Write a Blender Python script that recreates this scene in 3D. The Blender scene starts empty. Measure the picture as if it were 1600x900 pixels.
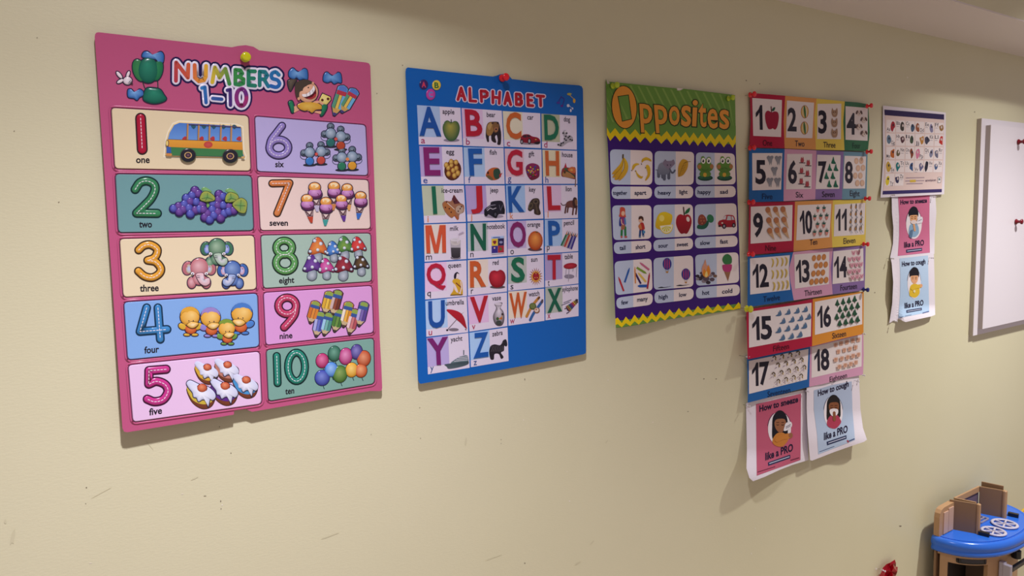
import bpy, bmesh, math, random
from mathutils import Vector, Matrix
from mathutils.geometry import tessellate_polygon
random.seed(7)
scene = bpy.context.scene
C = scene.collection

# ------------------------------------------------------------------ camera
# Wall frame: X runs along the wall to the right, Y into the wall, Z up.
# The camera stands 1 m in front of the wall plane (Y = 1) with its eye 1.5 m above the floor.
FPX = 1100.0
EYE = 1.5
_h = Vector((2500 - 800, 297 - 450, FPX))
_vy = 450 + ((2500 - 800) * (1080 - 800) + FPX * FPX) / (450 - 297)
_v = Vector((1080 - 800, _vy - 450, FPX))
AX = _h.normalized()
AD = (_v - AX * AX.dot(_v)).normalized()
AN = AX.cross(AD)
cam_data = bpy.data.cameras.new('camera')
cam_data.sensor_fit = 'HORIZONTAL'
cam_data.sensor_width = 36.0
cam_data.lens = FPX / 1600 * 36.0
cam_data.clip_start = 0.02
cam = bpy.data.objects.new('camera', cam_data)
C.objects.link(cam)
right = Vector((AX[0], AN[0], -AD[0]))
up = -Vector((AX[1], AN[1], -AD[1]))
back = -Vector((AX[2], AN[2], -AD[2]))
M = Matrix.Identity(4)
for i in range(3):
    M[i][0], M[i][1], M[i][2] = right[i], up[i], back[i]
M[2][3] = EYE
cam.matrix_world = M
scene.camera = cam

def ray(px, py):
    r = Vector((px - 800, py - 450, FPX))
    return Vector((r.dot(AX), r.dot(AN), -r.dot(AD)))
def PX(px, py, y=1.0):                 # point on the plane Y = y (the wall or a sheet in front of it)
    r = ray(px, py); r = r * (y / r[1])
    return Vector((r[0], r[1], r[2] + EYE))
def PZ(px, py, z):                     # point on a horizontal plane
    r = ray(px, py); r = r * ((z - EYE) / r[2])
    return Vector((r[0], r[1], z))

# ------------------------------------------------------------------ light
CEIL = EYE + 0.91                      # main ceiling
SOFF = EYE + 0.453                     # underside of the boxed-in soffit along the wall
world = bpy.data.worlds.new('room_bounce')
scene.world = world
world.use_nodes = True
bg = world.node_tree.nodes['Background']
bg.inputs[0].default_value = (1.0, 0.87, 0.97, 1)
bg.inputs[1].default_value = 0.34
def downlight(x, y, watts, col, half, blend=1.0):
    l = bpy.data.lights.new('downlight', 'SPOT')
    l.energy = watts; l.color = col
    l.spot_size = math.radians(2 * half); l.spot_blend = blend
    l.shadow_soft_size = 0.035
    o = bpy.data.objects.new('downlight', l)
    o.location = (x, y, CEIL - 0.03)
    C.objects.link(o)
    return o
# two recessed downlights near the wall: each a lamp beam with a weaker, sharply cut reflector spill
COL_L, COL_R = (1.0, 0.965, 1.06), (1.0, 0.97, 0.96)
downlight(0.16, 0.243, 130, COL_L, 51.5)
downlight(0.16, 0.243, 18, COL_L, 56.5, 0.15)
downlight(2.32, 0.243, 138, COL_R, 53)
downlight(2.30, 0.243, 16, COL_R, 56.5, 0.15)
scene.view_settings.view_transform = 'Standard'
scene.view_settings.look = 'None'
scene.view_settings.exposure = 0.0
scene.view_settings.gamma = 1.0
scene.view_settings.use_curve_mapping = False

# ------------------------------------------------------------------ helpers
def lin(c):
    c = c.lstrip('#')
    o = []
    for i in (0, 2, 4):
        v = int(c[i:i + 2], 16) / 255
        o.append(v / 12.92 if v <= 0.04045 else ((v + 0.055) / 1.055) ** 2.4)
    return (o[0], o[1], o[2], 1.0)
def mix(a, b, t):
    return tuple(a[i] * (1 - t) + b[i] * t for i in range(3)) + (1.0,)
MATS = {}
def pmat(name, col=None, rough=0.5, spec=0.5, trans=0.0, metal=0.0, attr=False, bump=0.0, bscale=200, coat=0.0):
    if name in MATS: return MATS[name]
    m = bpy.data.materials.new(name); m.use_nodes = True
    nt = m.node_tree; b = nt.nodes['Principled BSDF']
    b.inputs['Roughness'].default_value = rough
    b.inputs['Specular IOR Level'].default_value = spec
    b.inputs['Metallic'].default_value = metal
    b.inputs['Transmission Weight'].default_value = trans
    b.inputs['Coat Weight'].default_value = coat
    if attr:
        a = nt.nodes.new('ShaderNodeAttribute'); a.attribute_name = 'ink'
        nt.links.new(a.outputs['Color'], b.inputs['Base Color'])
    else:
        b.inputs['Base Color'].default_value = lin(col)
    if bump:
        t = nt.nodes.new('ShaderNodeTexCoord')
        n = nt.nodes.new('ShaderNodeTexNoise'); n.inputs['Scale'].default_value = bscale
        n.inputs['Detail'].default_value = 3
        k = nt.nodes.new('ShaderNodeBump'); k.inputs['Strength'].default_value = bump
        k.inputs['Distance'].default_value = 0.002
        nt.links.new(t.outputs['Object'], n.inputs['Vector'])
        nt.links.new(n.outputs['Fac'], k.inputs['Height'])
        nt.links.new(k.outputs['Normal'], b.inputs['Normal'])
    MATS[name] = m
    return m
pmat('glossy_print', attr=True, rough=0.22, spec=0.3)
pmat('satin_print', attr=True, rough=0.42, spec=0.18)
pmat('paper_print', attr=True, rough=0.75, spec=0.15)

def tag(o, label=None, cat=None, group=None, kind=None):
    if label: o['label'] = label
    if cat: o['category'] = cat
    if group: o['group'] = group
    if kind: o['kind'] = kind
    return o
def empty(name, loc, label, cat, group=None):
    o = bpy.data.objects.new(name, None)
    o.empty_display_size = 0.05
    o.location = loc
    C.objects.link(o)
    return tag(o, label, cat, group)
def mesh_obj(name, verts, faces, mat, parent=None, smooth=False, loc=None):
    me = bpy.data.meshes.new(name)
    me.from_pydata([tuple(v) for v in verts], [], faces)
    me.materials.append(mat)
    if smooth:
        for p in me.polygons: p.use_smooth = True
    me.update()
    o = bpy.data.objects.new(name, me)
    C.objects.link(o)
    if parent: o.parent = parent
    if loc is not None: o.location = loc
    return o

def catmull(p, n=6, closed=False):
    out = []; N = len(p)
    rng = range(N) if closed else range(N - 1)
    for i in rng:
        if closed:
            a, b, c, d = p[i - 1], p[i], p[(i + 1) % N], p[(i + 2) % N]
        else:
            b, c = p[i], p[i + 1]
            a = p[i - 1] if i else (2 * b[0] - c[0], 2 * b[1] - c[1])
            d = p[i + 2] if i + 2 < N else (2 * c[0] - b[0], 2 * c[1] - b[1])
        for k in range(n):
            t = k / n
            out.append(tuple(0.5 * (2 * b[j] + (c[j] - a[j]) * t + (2 * a[j] - 5 * b[j] + 4 * c[j] - d[j]) * t * t
                             + (3 * b[j] - a[j] - 3 * c[j] + d[j]) * t ** 3) for j in (0, 1)))
    if not closed: out.append(tuple(p[-1]))
    return out
def ellp(cx, cy, rx, ry, rot=0, n=20, a0=0, a1=360):
    c, s = math.cos(math.radians(rot)), math.sin(math.radians(rot))
    full = abs(a1 - a0) >= 360
    m = n if full else n + 1
    o = []
    for i in range(m):
        a = math.radians(a0 + (a1 - a0) * i / n)
        x, y = rx * math.cos(a), ry * math.sin(a)
        o.append((cx + x * c - y * s, cy + x * s + y * c))
    return o
def rrect(q, r, n=4):                  # quad (TL, TR, BR, BL) with rounded corners of radius r
    o = []
    for i in range(4):
        a, b, c = Vector(q[i - 1]), Vector(q[i]), Vector(q[(i + 1) % 4])
        u = (a - b).normalized() * min(r, (a - b).length * 0.49)
        w = (c - b).normalized() * min(r, (c - b).length * 0.49)
        p0, p2 = b + u, b + w
        for k in range(n + 1):
            t = k / n
            o.append(tuple(p0 * (1 - t) ** 2 + b * 2 * t * (1 - t) + p2 * t * t))
    return o
def offset(pts, d):                    # move a closed outline along its normals
    N = len(pts); A = 0
    for i in range(N):
        A += pts[i - 1][0] * pts[i][1] - pts[i][0] * pts[i - 1][1]
    sg = 1 if A > 0 else -1
    o = []
    for i in range(N):
        a, b, c = pts[i - 1], pts[i], pts[(i + 1) % N]
        e1 = Vector((b[0] - a[0], b[1] - a[1])); e2 = Vector((c[0] - b[0], c[1] - b[1]))
        if e1.length < 1e-9: e1 = e2
        if e2.length < 1e-9: e2 = e1
        e1.normalize(); e2.normalize()
        n = Vector((e1[1] + e2[1], -e1[0] - e2[0]))
        if n.length < 1e-6: n = Vector((e1[1], -e1[0]))
        n.normalize()
        k = max(0.5, n.dot(Vector((e1[1], -e1[0]))))
        o.append((b[0] + sg * n[0] * d / k, b[1] + sg * n[1] * d / k))
    return o
_txt = {}
def text_mesh(s, bold=0.0):
    key = (s, bold)
    if key in _txt: return _txt[key]
    cu = bpy.data.curves.new('t', 'FONT')
    cu.body = s; cu.offset = bold; cu.resolution_u = 3; cu.fill_mode = 'FRONT'
    ob = bpy.data.objects.new('t', cu); C.objects.link(ob)
    dg = bpy.context.evaluated_depsgraph_get(); dg.update()
    me = ob.evaluated_get(dg).to_mesh()
    v = [(p.co.x, p.co.y) for p in me.vertices]
    f = [tuple(p.vertices) for p in me.polygons]
    ob.evaluated_get(dg).to_mesh_clear()
    bpy.data.objects.remove(ob); bpy.data.curves.remove(cu)
    _txt[key] = (v, f)
    return _txt[key]

OWN = {'1': [(.56, 0), (1, 0), (1, 1), (.70, 1), (.45, .83), (.0, .68), (0, .50), (.3, .58), (.56, .70)],
       'M': [(0, 0), (.2, 0), (.2, .72), (.40, 0), (.60, 0), (.8, .72), (.8, 0), (1, 0), (1, 1), (.70, 1), (.5, .28), (.30, 1), (0, 1)]}
class Sheet:
    """Something flat on the wall: how far its face stands off the wall at each place."""
    def __init__(self, parent, origin, dep, hmax=None, mat='glossy_print'):
        self.parent, self.o, self.hmax, self.mat = parent, Vector(origin), hmax, mat
        self.dep = dep if callable(dep) else (lambda x, y: dep)
    def w(self, px, py, lift):
        return PX(px, py, 1.0 - self.dep(px, py) - lift) - self.o

RK = 0.5                               # moulded relief of the plastic charts is shallow
class Dr:
    """One printed or moulded piece of a sheet, traced in the crop frame (x0, y0, scale)."""
    def __init__(self, name, sh, crop=(0, 0, 1), parent=None, lift=0.0003, step=4e-5, mat=None):
        self.name, self.sh, self.cr = name, sh, crop
        self.parent = parent or sh.parent
        self.l, self.step = lift, step
        self.mat = mat or sh.mat
        self.v, self.f, self.c, self.s = [], [], [], []
    def P(self, p):
        return (self.cr[0] + p[0] / self.cr[2], self.cr[1] + p[1] / self.cr[2])
    def raw(self, pts, faces, cols, lifts, smooth=False):
        b = len(self.v)
        for i, p in enumerate(pts):
            q = self.P(p)
            self.v.append((q[0], q[1], lifts[i] if isinstance(lifts, list) else lifts))
            self.c.append(cols[i] if isinstance(cols, list) else cols)
        for f in faces:
            self.f.append(tuple(b + i for i in f)); self.s.append(smooth)
    def tess(self, pts, holes=()):
        loops = [[Vector((p[0], p[1], 0)) for p in pts]] + [[Vector((p[0], p[1], 0)) for p in h] for h in holes]
        return tessellate_polygon(loops)
    def poly(self, pts, col, col2=None, holes=()):
        t = self.tess(pts, holes)
        allp = list(pts) + [p for h in holes for p in h]
        c = lin(col)
        if col2:                       # printed blend from the top to the bottom of the shape
            d = lin(col2); ys = [p[1] for p in allp]; y0, y1 = min(ys), max(ys)
            c = [mix(c, d, (p[1] - y0) / (y1 - y0 + 1e-9)) for p in allp]
        self.raw(allp, t, c, self.l); self.l += self.step
        return self
    def blob(self, pts, col, col2=None, n=5):
        return self.poly(catmull(pts, n, True), col, col2)
    def ell(self, cx, cy, rx, ry, col, mid=None, rot=0, n=18, hl=(0, 0)):
        if mid is None: return self.poly(ellp(cx, cy, rx, ry, rot, n), col)
        pts = [(cx + hl[0] * rx, cy + hl[1] * ry)]; cols = [lin(mid)]; fs = []
        R = 3
        for k in range(1, R + 1):
            t = k / R
            for p in ellp(cx + hl[0] * rx * (1 - t), cy + hl[1] * ry * (1 - t), rx * t, ry * t, rot, n):
                pts.append(p); cols.append(mix(lin(mid), lin(col), t ** 1.3))
        for i in range(n):
            j = (i + 1) % n
            fs.append((0, 1 + i, 1 + j))
            for k in range(R - 1):
                a = 1 + k * n
                fs.append((a + i, a + n + i, a + n + j, a + j))
        self.raw(pts, fs, cols, self.l); self.l += self.step
        return self
    def dome(self, pts, h, col, mid=None, rings=5, hl=(0, 0)):
        h = h * RK
        mid = lin(mid or col); col = lin(col)
        N = len(pts); cx = sum(p[0] for p in pts) / N; cy = sum(p[1] for p in pts) / N
        rx = max(abs(p[0] - cx) for p in pts); ry = max(abs(p[1] - cy) for p in pts)
        V, K, L, F = [], [], [], []
        for k in range(rings):
            a = k / rings * math.pi / 2; s = math.cos(a); z = math.sin(a)
            for p in pts:
                V.append((cx + hl[0] * rx * (1 - s) + (p[0] - cx) * s, cy + hl[1] * ry * (1 - s) + (p[1] - cy) * s))
                K.append(mix(col, mid, 1 - s)); L.append(self.l + h * z)
        V.append((cx + hl[0] * rx, cy + hl[1] * ry)); K.append(mid); L.append(self.l + h)
        for k in range(rings - 1):
            for i in range(N):
                j = (i + 1) % N
                F.append((k * N + i, k * N + j, (k + 1) * N + j, (k + 1) * N + i))
        for i in range(N): F.append(((rings - 1) * N + i, (rings - 1) * N + (i + 1) % N, len(V) - 1))
        self.raw(V, F, K, L, True); self.l += self.step
        return self
    def plate(self, pts, col, h, bev, edge=None, go_up=True):
        inn = offset(pts, -bev); N = len(pts); c = lin(col); e = lin(edge) if edge else c
        F = [(i, (i + 1) % N, N + (i + 1) % N, N + i) for i in range(N)]
        self.raw(list(pts) + inn, F, [e] * (2 * N), [self.l] * N + [self.l + h] * N)
        self.raw(inn, self.tess(inn), c, self.l + h)
        if go_up: self.l += h + self.step
        return self
    def solid(self, pts, col, thick):  # the sheet itself: front, back and edges
        N = len(pts); c = lin(col); t = self.tess(pts)
        self.raw(pts, t, c, self.l); self.raw(pts, t, c, self.l - thick)
        self.raw(list(pts) * 2, [(i, (i + 1) % N, N + (i + 1) % N, N + i) for i in range(N)], c,
                 [self.l] * N + [self.l - thick] * N)
        return self
    def tube(self, path, w, col, h=0.0, mid=None, closed=False, smooth=0, seg=None, blend=None):
        h = h * RK
        if smooth: path = catmull(path, smooth, closed)
        P = [Vector(p) for p in path]; N = len(P)
        m = seg or (6 if h else 1)
        c0 = lin(col); c1 = lin(mid) if mid else c0
        T = []
        for i in range(N):
            a = P[i - 1] if (i or closed) else P[i]
            b = P[(i + 1) % N] if (i < N - 1 or closed) else P[i]
            t = (b - a)
            T.append(t.normalized() if t.length > 1e-9 else Vector((1, 0)))
        secs = []                      # centre, tangent, scale, position along
        if not closed:
            for k in range(4): 
                b = math.radians(90 - 90 * k / 4)
                secs.append((P[0] - T[0] * math.sin(b) * w / 2, T[0], max(0.02, math.cos(b)), 0))
        for i in range(N):
            u = i / max(1, N - 1)
            if 0 < i < N - 1 or closed:
                e1, e2 = P[i] - P[i - 1], P[(i + 1) % N] - P[i]
                ang = e1.angle_signed(e2, 0) if e1.length > 1e-9 and e2.length > 1e-9 else 0
                if abs(ang) > 0.45:    # round join
                    a0 = math.atan2(e1[1], e1[0]); q = -ang
                    for k in range(6):
                        a = a0 + q * k / 5
                        secs.append((P[i], Vector((math.cos(a), math.sin(a))), 1.0, u))
                    continue
            secs.append((P[i], T[i], 1.0, u))
        if not closed:
            for k in range(1, 5):
                b = math.radians(90 * k / 4)
                secs.append((P[-1] + T[-1] * math.sin(b) * w / 2, T[-1], max(0.02, math.cos(b)), 1))
        V, K, L, F = [], [], [], []
        for (p, t, s, u) in secs:
            n = Vector((-t[1], t[0]))
            for j in range(m + 1):
                a = math.pi * j / m
                q = p + n * (math.cos(a) * w / 2 * s)
                V.append((q[0], q[1])); L.append(self.l + h * math.sin(a) * s)
                k = mix(c0, c1, math.sin(a))
                if blend: k = mix(lin(blend[0]), lin(blend[1]), u)
                K.append(k)
        S = len(secs); r = S if closed else S - 1
        for i in range(r):
            for j in range(m):
                a = i * (m + 1) + j; b = ((i + 1) % S) * (m + 1) + j
                F.append((a, a + 1, b + 1, b))
        self.raw(V, F, K, L, h > 0); self.l += self.step
        return self
    def line(self, path, w, col, closed=False, smooth=0):
        return self.tube(path, w, col, 0, None, closed, smooth)
    def dashes(self, path, w, col, on, off, smooth=0, closed=False):
        if smooth: path = catmull(path, smooth, closed)
        if closed: path = list(path) + [path[0]]
        d, cur, pen = 0.0, [], True
        for a, b in zip(path[:-1], path[1:]):
            L = math.hypot(b[0] - a[0], b[1] - a[1]); pos = 0
            while pos < L:
                lim = on if pen else off
                st = min(lim - d, L - pos)
                p0 = (a[0] + (b[0] - a[0]) * pos / L, a[1] + (b[1] - a[1]) * pos / L)
                pos += st; d += st
                p1 = (a[0] + (b[0] - a[0]) * pos / L, a[1] + (b[1] - a[1]) * pos / L)
                if pen:
                    if not cur: cur.append(p0)
                    cur.append(p1)
                if d >= lim - 1e-6:
                    if pen and len(cur) > 1: self.line(cur, w, col); self.l -= self.step
                    cur = []; pen = not pen; d = 0
        self.l += self.step
        return self
    def text(self, s, x0, y0, x1, y1, cap, col, bold=0.012, upv=(0, -1), h=0):
        v, f = text_mesh(s, bold)
        a = min(p[0] for p in v); b = max(p[0] for p in v)
        q = [(x0 + (x1 - x0) * (p[0] - a) / (b - a) + upv[0] * p[1] * cap / 0.7,
              y0 + (y1 - y0) * (p[0] - a) / (b - a) + upv[1] * p[1] * cap / 0.7) for p in v]
        self.raw(q, f, lin(col), self.l); self.l += self.step
        return self
    def glyph(self, s, quad, col, bold=0.03, h=0.0, side=None):
        """Lettering fitted into a quad TL, TR, BR, BL; h gives it moulded thickness."""
        if s in OWN:
            v = OWN[s]; f = [tuple(t) for t in self.tess(v)]
        else:
            v, f = text_mesh(s, bold)
        xs = [p[0] for p in v]; ys = [p[1] for p in v]
        a, b, c, d = min(xs), max(xs), min(ys), max(ys)
        TL, TR, BR, BL = [Vector(p) for p in quad]
        q = []
        for p in v:
            u, w = (p[0] - a) / (b - a), (p[1] - c) / (d - c)
            q.append(tuple((TL * (1 - u) + TR * u) * w + (BL * (1 - u) + BR * u) * (1 - w)))
        self.raw(q, f, lin(col), self.l + h)
        if h:
            cnt = {}
            for t in f:
                for i in range(len(t)):
                    e = (t[i], t[(i + 1) % len(t)]); k = tuple(sorted(e))
                    cnt[k] = cnt.get(k, 0) + 1
            ed = [k for k in cnt if cnt[k] == 1]; n = len(q)
            self.raw(q + q, [(i, j, n + j, n + i) for i, j in ed], lin(side or col), [self.l] * n + [self.l + h] * n)
        self.l += h + self.step
        return self
    def done(self, label=None, kind=None):
        V, F, K, S = self.v, self.f, self.c, self.s
        hm = self.sh.hmax
        if hm:                         # follow a bent sheet: cut long triangles
            tri = []
            for f, s in zip(F, S):
                for i in range(1, len(f) - 1): tri.append((f[0], f[i], f[i + 1], s))
            V = list(V); K = list(K); out = []; midc = {}
            def mid(a, b):
                k = (a, b) if a < b else (b, a)
                if k not in midc:
                    V.append(tuple((V[a][i] + V[b][i]) / 2 for i in range(3)))
                    K.append(mix(K[a], K[b], 0.5)); midc[k] = len(V) - 1
                return midc[k]
            while tri:
                a, b, c, s = tri.pop()
                L = [math.hypot(V[p][0] - V[q][0], V[p][1] - V[q][1]) for p, q in ((a, b), (b, c), (c, a))]
                m = max(L)
                if m <= hm: out.append((a, b, c, s)); continue
                i = L.index(m)
                if i == 1: a, b, c = b, c, a
                elif i == 2: a, b, c = c, a, b
                d = mid(a, b)
                tri.append((a, d, c, s)); tri.append((d, b, c, s))
            F = [t[:3] for t in out]; S = [t[3] for t in out]
        me = bpy.data.meshes.new(self.name)
        me.from_pydata([tuple(self.sh.w(*v)) for v in V], [], F)
        at = me.attributes.new('ink', 'FLOAT_COLOR', 'POINT')
        at.data.foreach_set('color', [x for k in K for x in k])
        me.polygons.foreach_set('use_smooth', S)
        me.materials.append(MATS[self.mat])
        me.update()
        o = bpy.data.objects.new(self.name, me)
        C.objects.link(o); o.parent = self.parent
        if label: o['label'] = label
        if kind: o['kind'] = kind
        return o

# ------------------------------------------------------------------ room
def wall_mat(name, col, col2):
    m = bpy.data.materials.new(name); m.use_nodes = True
    nt = m.node_tree; b = nt.nodes['Principled BSDF']
    b.inputs['Roughness'].default_value = 0.42
    b.inputs['Specular IOR Level'].default_value = 0.35
    t = nt.nodes.new('ShaderNodeTexCoord')
    n = nt.nodes.new('ShaderNodeTexNoise'); n.inputs['Scale'].default_value = 2.2; n.inputs['Detail'].default_value = 5
    r = nt.nodes.new('ShaderNodeValToRGB')
    r.color_ramp.elements[0].position = 0.35; r.color_ramp.elements[0].color = lin(col)
    r.color_ramp.elements[1].position = 0.65; r.color_ramp.elements[1].color = lin(col2)
    mp = nt.nodes.new('ShaderNodeMapping'); mp.inputs['Scale'].default_value = (1.0, 1.0, 2.6)   # roller streaks run sideways
    n2 = nt.nodes.new('ShaderNodeTexNoise'); n2.inputs['Scale'].default_value = 160; n2.inputs['Detail'].default_value = 3
    k = nt.nodes.new('ShaderNodeBump'); k.inputs['Strength'].default_value = 0.16; k.inputs['Distance'].default_value = 0.001
    nt.links.new(t.outputs['Object'], n.inputs['Vector'])
    nt.links.new(t.outputs['Object'], mp.inputs['Vector'])
    nt.links.new(mp.outputs['Vector'], n2.inputs['Vector'])
    nt.links.new(n.outputs['Fac'], r.inputs['Fac'])
    nt.links.new(r.outputs['Color'], b.inputs['Base Color'])
    nt.links.new(n2.outputs['Fac'], k.inputs['Height'])
    nt.links.new(k.outputs['Normal'], b.inputs['Normal'])
    return m
WALLM = wall_mat('olive_cream_wall_paint', 'D8D3B0', 'DBD6B4')
WHITEM = pmat('white_ceiling_paint', 'E2DAD6', rough=0.8, spec=0.2, bump=0.1, bscale=120)
def box(name, lo, hi, mat, parent=None, kind='structure', bev=0.0):
    bm = bmesh.new()
    bmesh.ops.create_cube(bm, size=1)
    for v in bm.verts:
        for i in range(3): v.co[i] = (lo[i] + hi[i]) / 2 + v.co[i] * (hi[i] - lo[i])
    if bev: bmesh.ops.bevel(bm, geom=bm.edges[:], offset=bev, segments=2, affect='EDGES', profile=0.6)
    me = bpy.data.meshes.new(name); bm.to_mesh(me); bm.free()
    me.materials.append(mat)
    o = bpy.data.objects.new(name, me); C.objects.link(o)
    if parent: o.parent = parent
    if kind and not parent: o['kind'] = kind
    return o
X0, X1, Y0 = -1.4, 4.2, -3.2
wall = box('wall_back', (X0, 1.0, 0.0), (X1, 1.12, CEIL), WALLM)
floor = box('floor', (X0, Y0, -0.06), (X1, 1.12, 0.0), pmat('vinyl_floor', 'B8A890', rough=0.45, bump=0.05, bscale=40))
ceiling = box('ceiling', (X0, Y0, CEIL), (X1, 1.12, CEIL + 0.06), WHITEM)
# boxed-in soffit: white underside, its front painted like the wall
YF = 0.812
box('trim_1', (X0, YF, SOFF), (X1, 1.0, SOFF + 0.012), WHITEM)
box('trim_2', (X0, YF - 0.0005, SOFF + 0.0035), (X1, YF + 0.012, CEIL), WALLM)

# chips, old pin holes and scuffs in the paint
MARKS = pmat('scuffed_plaster', '7C705C', rough=0.9)
CHIP = pmat('chipped_white_plaster', 'EDE6D6', rough=0.9)
def mark(px, py, w, h, mat, rot=0, n=7):
    pts = []
    for i in range(n):
        a = 2 * math.pi * i / n
        k = random.uniform(0.55, 1.1)
        x, y = w * k * math.cos(a), h * k * math.sin(a)
        c, s = math.cos(rot), math.sin(rot)
        pts.append(PX(px + x * c - y * s, py + x * s + y * c, 0.9996))
    o = PX(px, py, 0.9996)
    mesh_obj('scuff', [p - o for p in pts], [tuple(range(n))], mat, wall, loc=o)
for (x, y, w, h, m) in [(58, 59, 1.1, 1.1, 0), (22, 205, 1.2, 1.2, 0), (92, 316, 1.3, 1.1, 0), (629, 102, 1.1, 1.1, 0), (589, 146, 1.0, 1.0, 0),
        (644, 341, .9, 1, 0), (135, 762, 1.3, 1.1, 0), (134, 787, 1, .8, 0), (343, 667, 1, 1, 0), (361, 708, 1, .9, 0), (345, 783, 1, 1.8, 0),
        (347, 789, 1.1, 2, 1), (345.5, 795, .9, 1.4, 0), (320, 775, 2.5, .6, 0), (141, 880, 3, .8, 1), (285, 772, 2.5, .7, 1),
        (820, 593, .7, 2, 0), (818, 656, 1, 1.6, 1), (783, 687, .7, 1.5, 0), (783, 693, .6, 1, 0), (656, 637, 1, .8, 0), (580, 679, .8, .8, 0),
        (657, 685, .8, .8, 0), (950, 594, 1.2, 1.0, 1), (1020, 660, 1.1, .8, 1), (886, 737, 1, .8, 1), (890, 783, 1.6, .8, 1),
        (1180, 826, .8, 1.5, 1), (1174, 865, .8, 1.6, 1), (1119, 592, 1, .8, 0), (1075, 643, .9, .9, 0), (1418, 121, 1.6, 1.4, 1), (1166, 126, 1.2, 1.2, 0),
        (1367, 457, 1, 1, 0), (1523, 175, 1.2, 1, 0), (1407, 822, 2.4, 1, 0), (1369, 889, 2.2, 2.4, 1), (1187, 131, 1, 1, 0), (1100, 592, 1.2, 1, 0), (820, 880, 1, 1, 0)]:
    mark(x, y, w, h, CHIP if m else MARKS)
FAINT = pmat('faint_grey_scuff', 'D0CAA8', rough=0.7)
for (x, y, w, h, r) in [(517, 837, 17, 1.0, -.35), (155, 772, 22, .7, -.5), (770, 872, 16, .6, -.35), (903, 880, 6, 1.2, -.5), (925, 848, 7, 1, -.8),
        (948, 690, 4, .9, -.8), (728, 690, 2, 7, 0), (233, 695, 12, .6, .9), (20, 840, 4, 14, .2), (8, 815, 3, 5, 0), (303, 748, 8, 1.5, -.4)]:
    mark(x, y, w, h, FAINT, r, 9)

# ------------------------------------------------------------------ embossed NUMBERS chart
o = PX(383, 370, 0.985)
T = empty('numbers_chart', o, 'pink embossed plastic NUMBERS 1-10 chart hung on one yellow pin', 'poster')
def dep_num(x, y):
    t = (y - 60) / 620
    return 0.0055 + 0.010 * t * t + 0.0022 * math.sin(t * 5.5) * (x - 150) / 430 + 0.0015 * math.cos((x - 150) / 430 * 3.1)
SH = Sheet(T, o, dep_num, 26)
OUT = [(148, 58), (148.6, 53.5), (150.5, 51), (154, 50.3), (362, 73.8), (372.4, 71.7), (384, 70.5), (396, 73), (405, 78.7), (572, 97.6), (576.5, 99), (578.6, 103),
       (593.5, 530), (595.8, 571), (597.2, 606), (596, 610.5), (592, 611), (578, 611), (527.5, 619.4), (472.5, 629.7), (394, 643.4), (384, 639.3), (381, 640.2),
       (378, 638.4), (374, 640.5), (370, 638.8), (366, 640), (365.3, 647.8), (300, 659), (199.5, 675.3), (194, 674.5), (191.3, 669), (183, 550)]
Dr('sheet', SH, lift=0).solid(OUT, 'BE5880', 0.0009).done()
NA = (140, 40, 1600 / 260); NB = (360, 60, 1600 / 240)

def toon(D, pts, col, mid, h=0.0016, line='2A2440', lw=0, hl=(-.15, -.25)):
    if line: D.poly(offset(pts, lw or 9), line)
    return D.dome(pts, h, col, mid, hl=hl)

# balloon with clouds, and the little bird
D = Dr('balloon_picture', SH, NA)
for c in (((505, 300), (520, 255), (560, 250), (600, 285), (640, 300), (655, 265), (690, 252), (714, 290), (705, 360), (680, 372), (640, 330), (560, 318)),
          ((365, 650), (372, 615), (400, 612), (430, 640), (455, 635), (480, 612), (515, 635), (520, 670), (480, 690), (455, 718), (425, 700), (375, 690))):
    toon(D, catmull(c, 4, True), '2A66B0', '7EB2E6', .0022)
D.line([(510, 540), (530, 600)], 9, '123C33'); D.line([(655, 530), (658, 605)], 9, '123C33')
toon(D, ellp(480, 430, 62, 110, -18), '2F7A48', '3F8C55', .0016)
toon(D, ellp(655, 430, 48, 100, 12), '1F7048', '2F8A58', .0016)
toon(D, ellp(563, 430, 100, 122), '14614E', '2E8C70', .0034, hl=(-.1, -.5))
toon(D, catmull([(545, 605), (620, 600), (680, 615), (715, 665), (738, 705), (700, 735), (620, 750), (540, 730), (515, 690)], 4, True), '14614E', '2E8C70', .003, hl=(-.1, -.45))
D.done()
D = Dr('bird_picture', SH, NA)
for a in ((285, 475, 40, 16, 50), (295, 535, 34, 15, -28), (370, 470, 34, 14, -70)): toon(D, ellp(*a), 'E6D6DC', 'F6EEF2', .0012, lw=9)
toon(D, ellp(365, 530, 42, 38), 'DCCBD4', 'F5EEF2', .0022, lw=9); D.l += RK * .0016
D.ell(380, 537, 20, 18, '2A2440').ell(380, 537, 15, 13, 'F5F0F5').ell(382, 538, 7, 7, '2A2440').poly([(405, 535), (420, 570), (395, 560)], '3A3038'); D.done()

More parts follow.
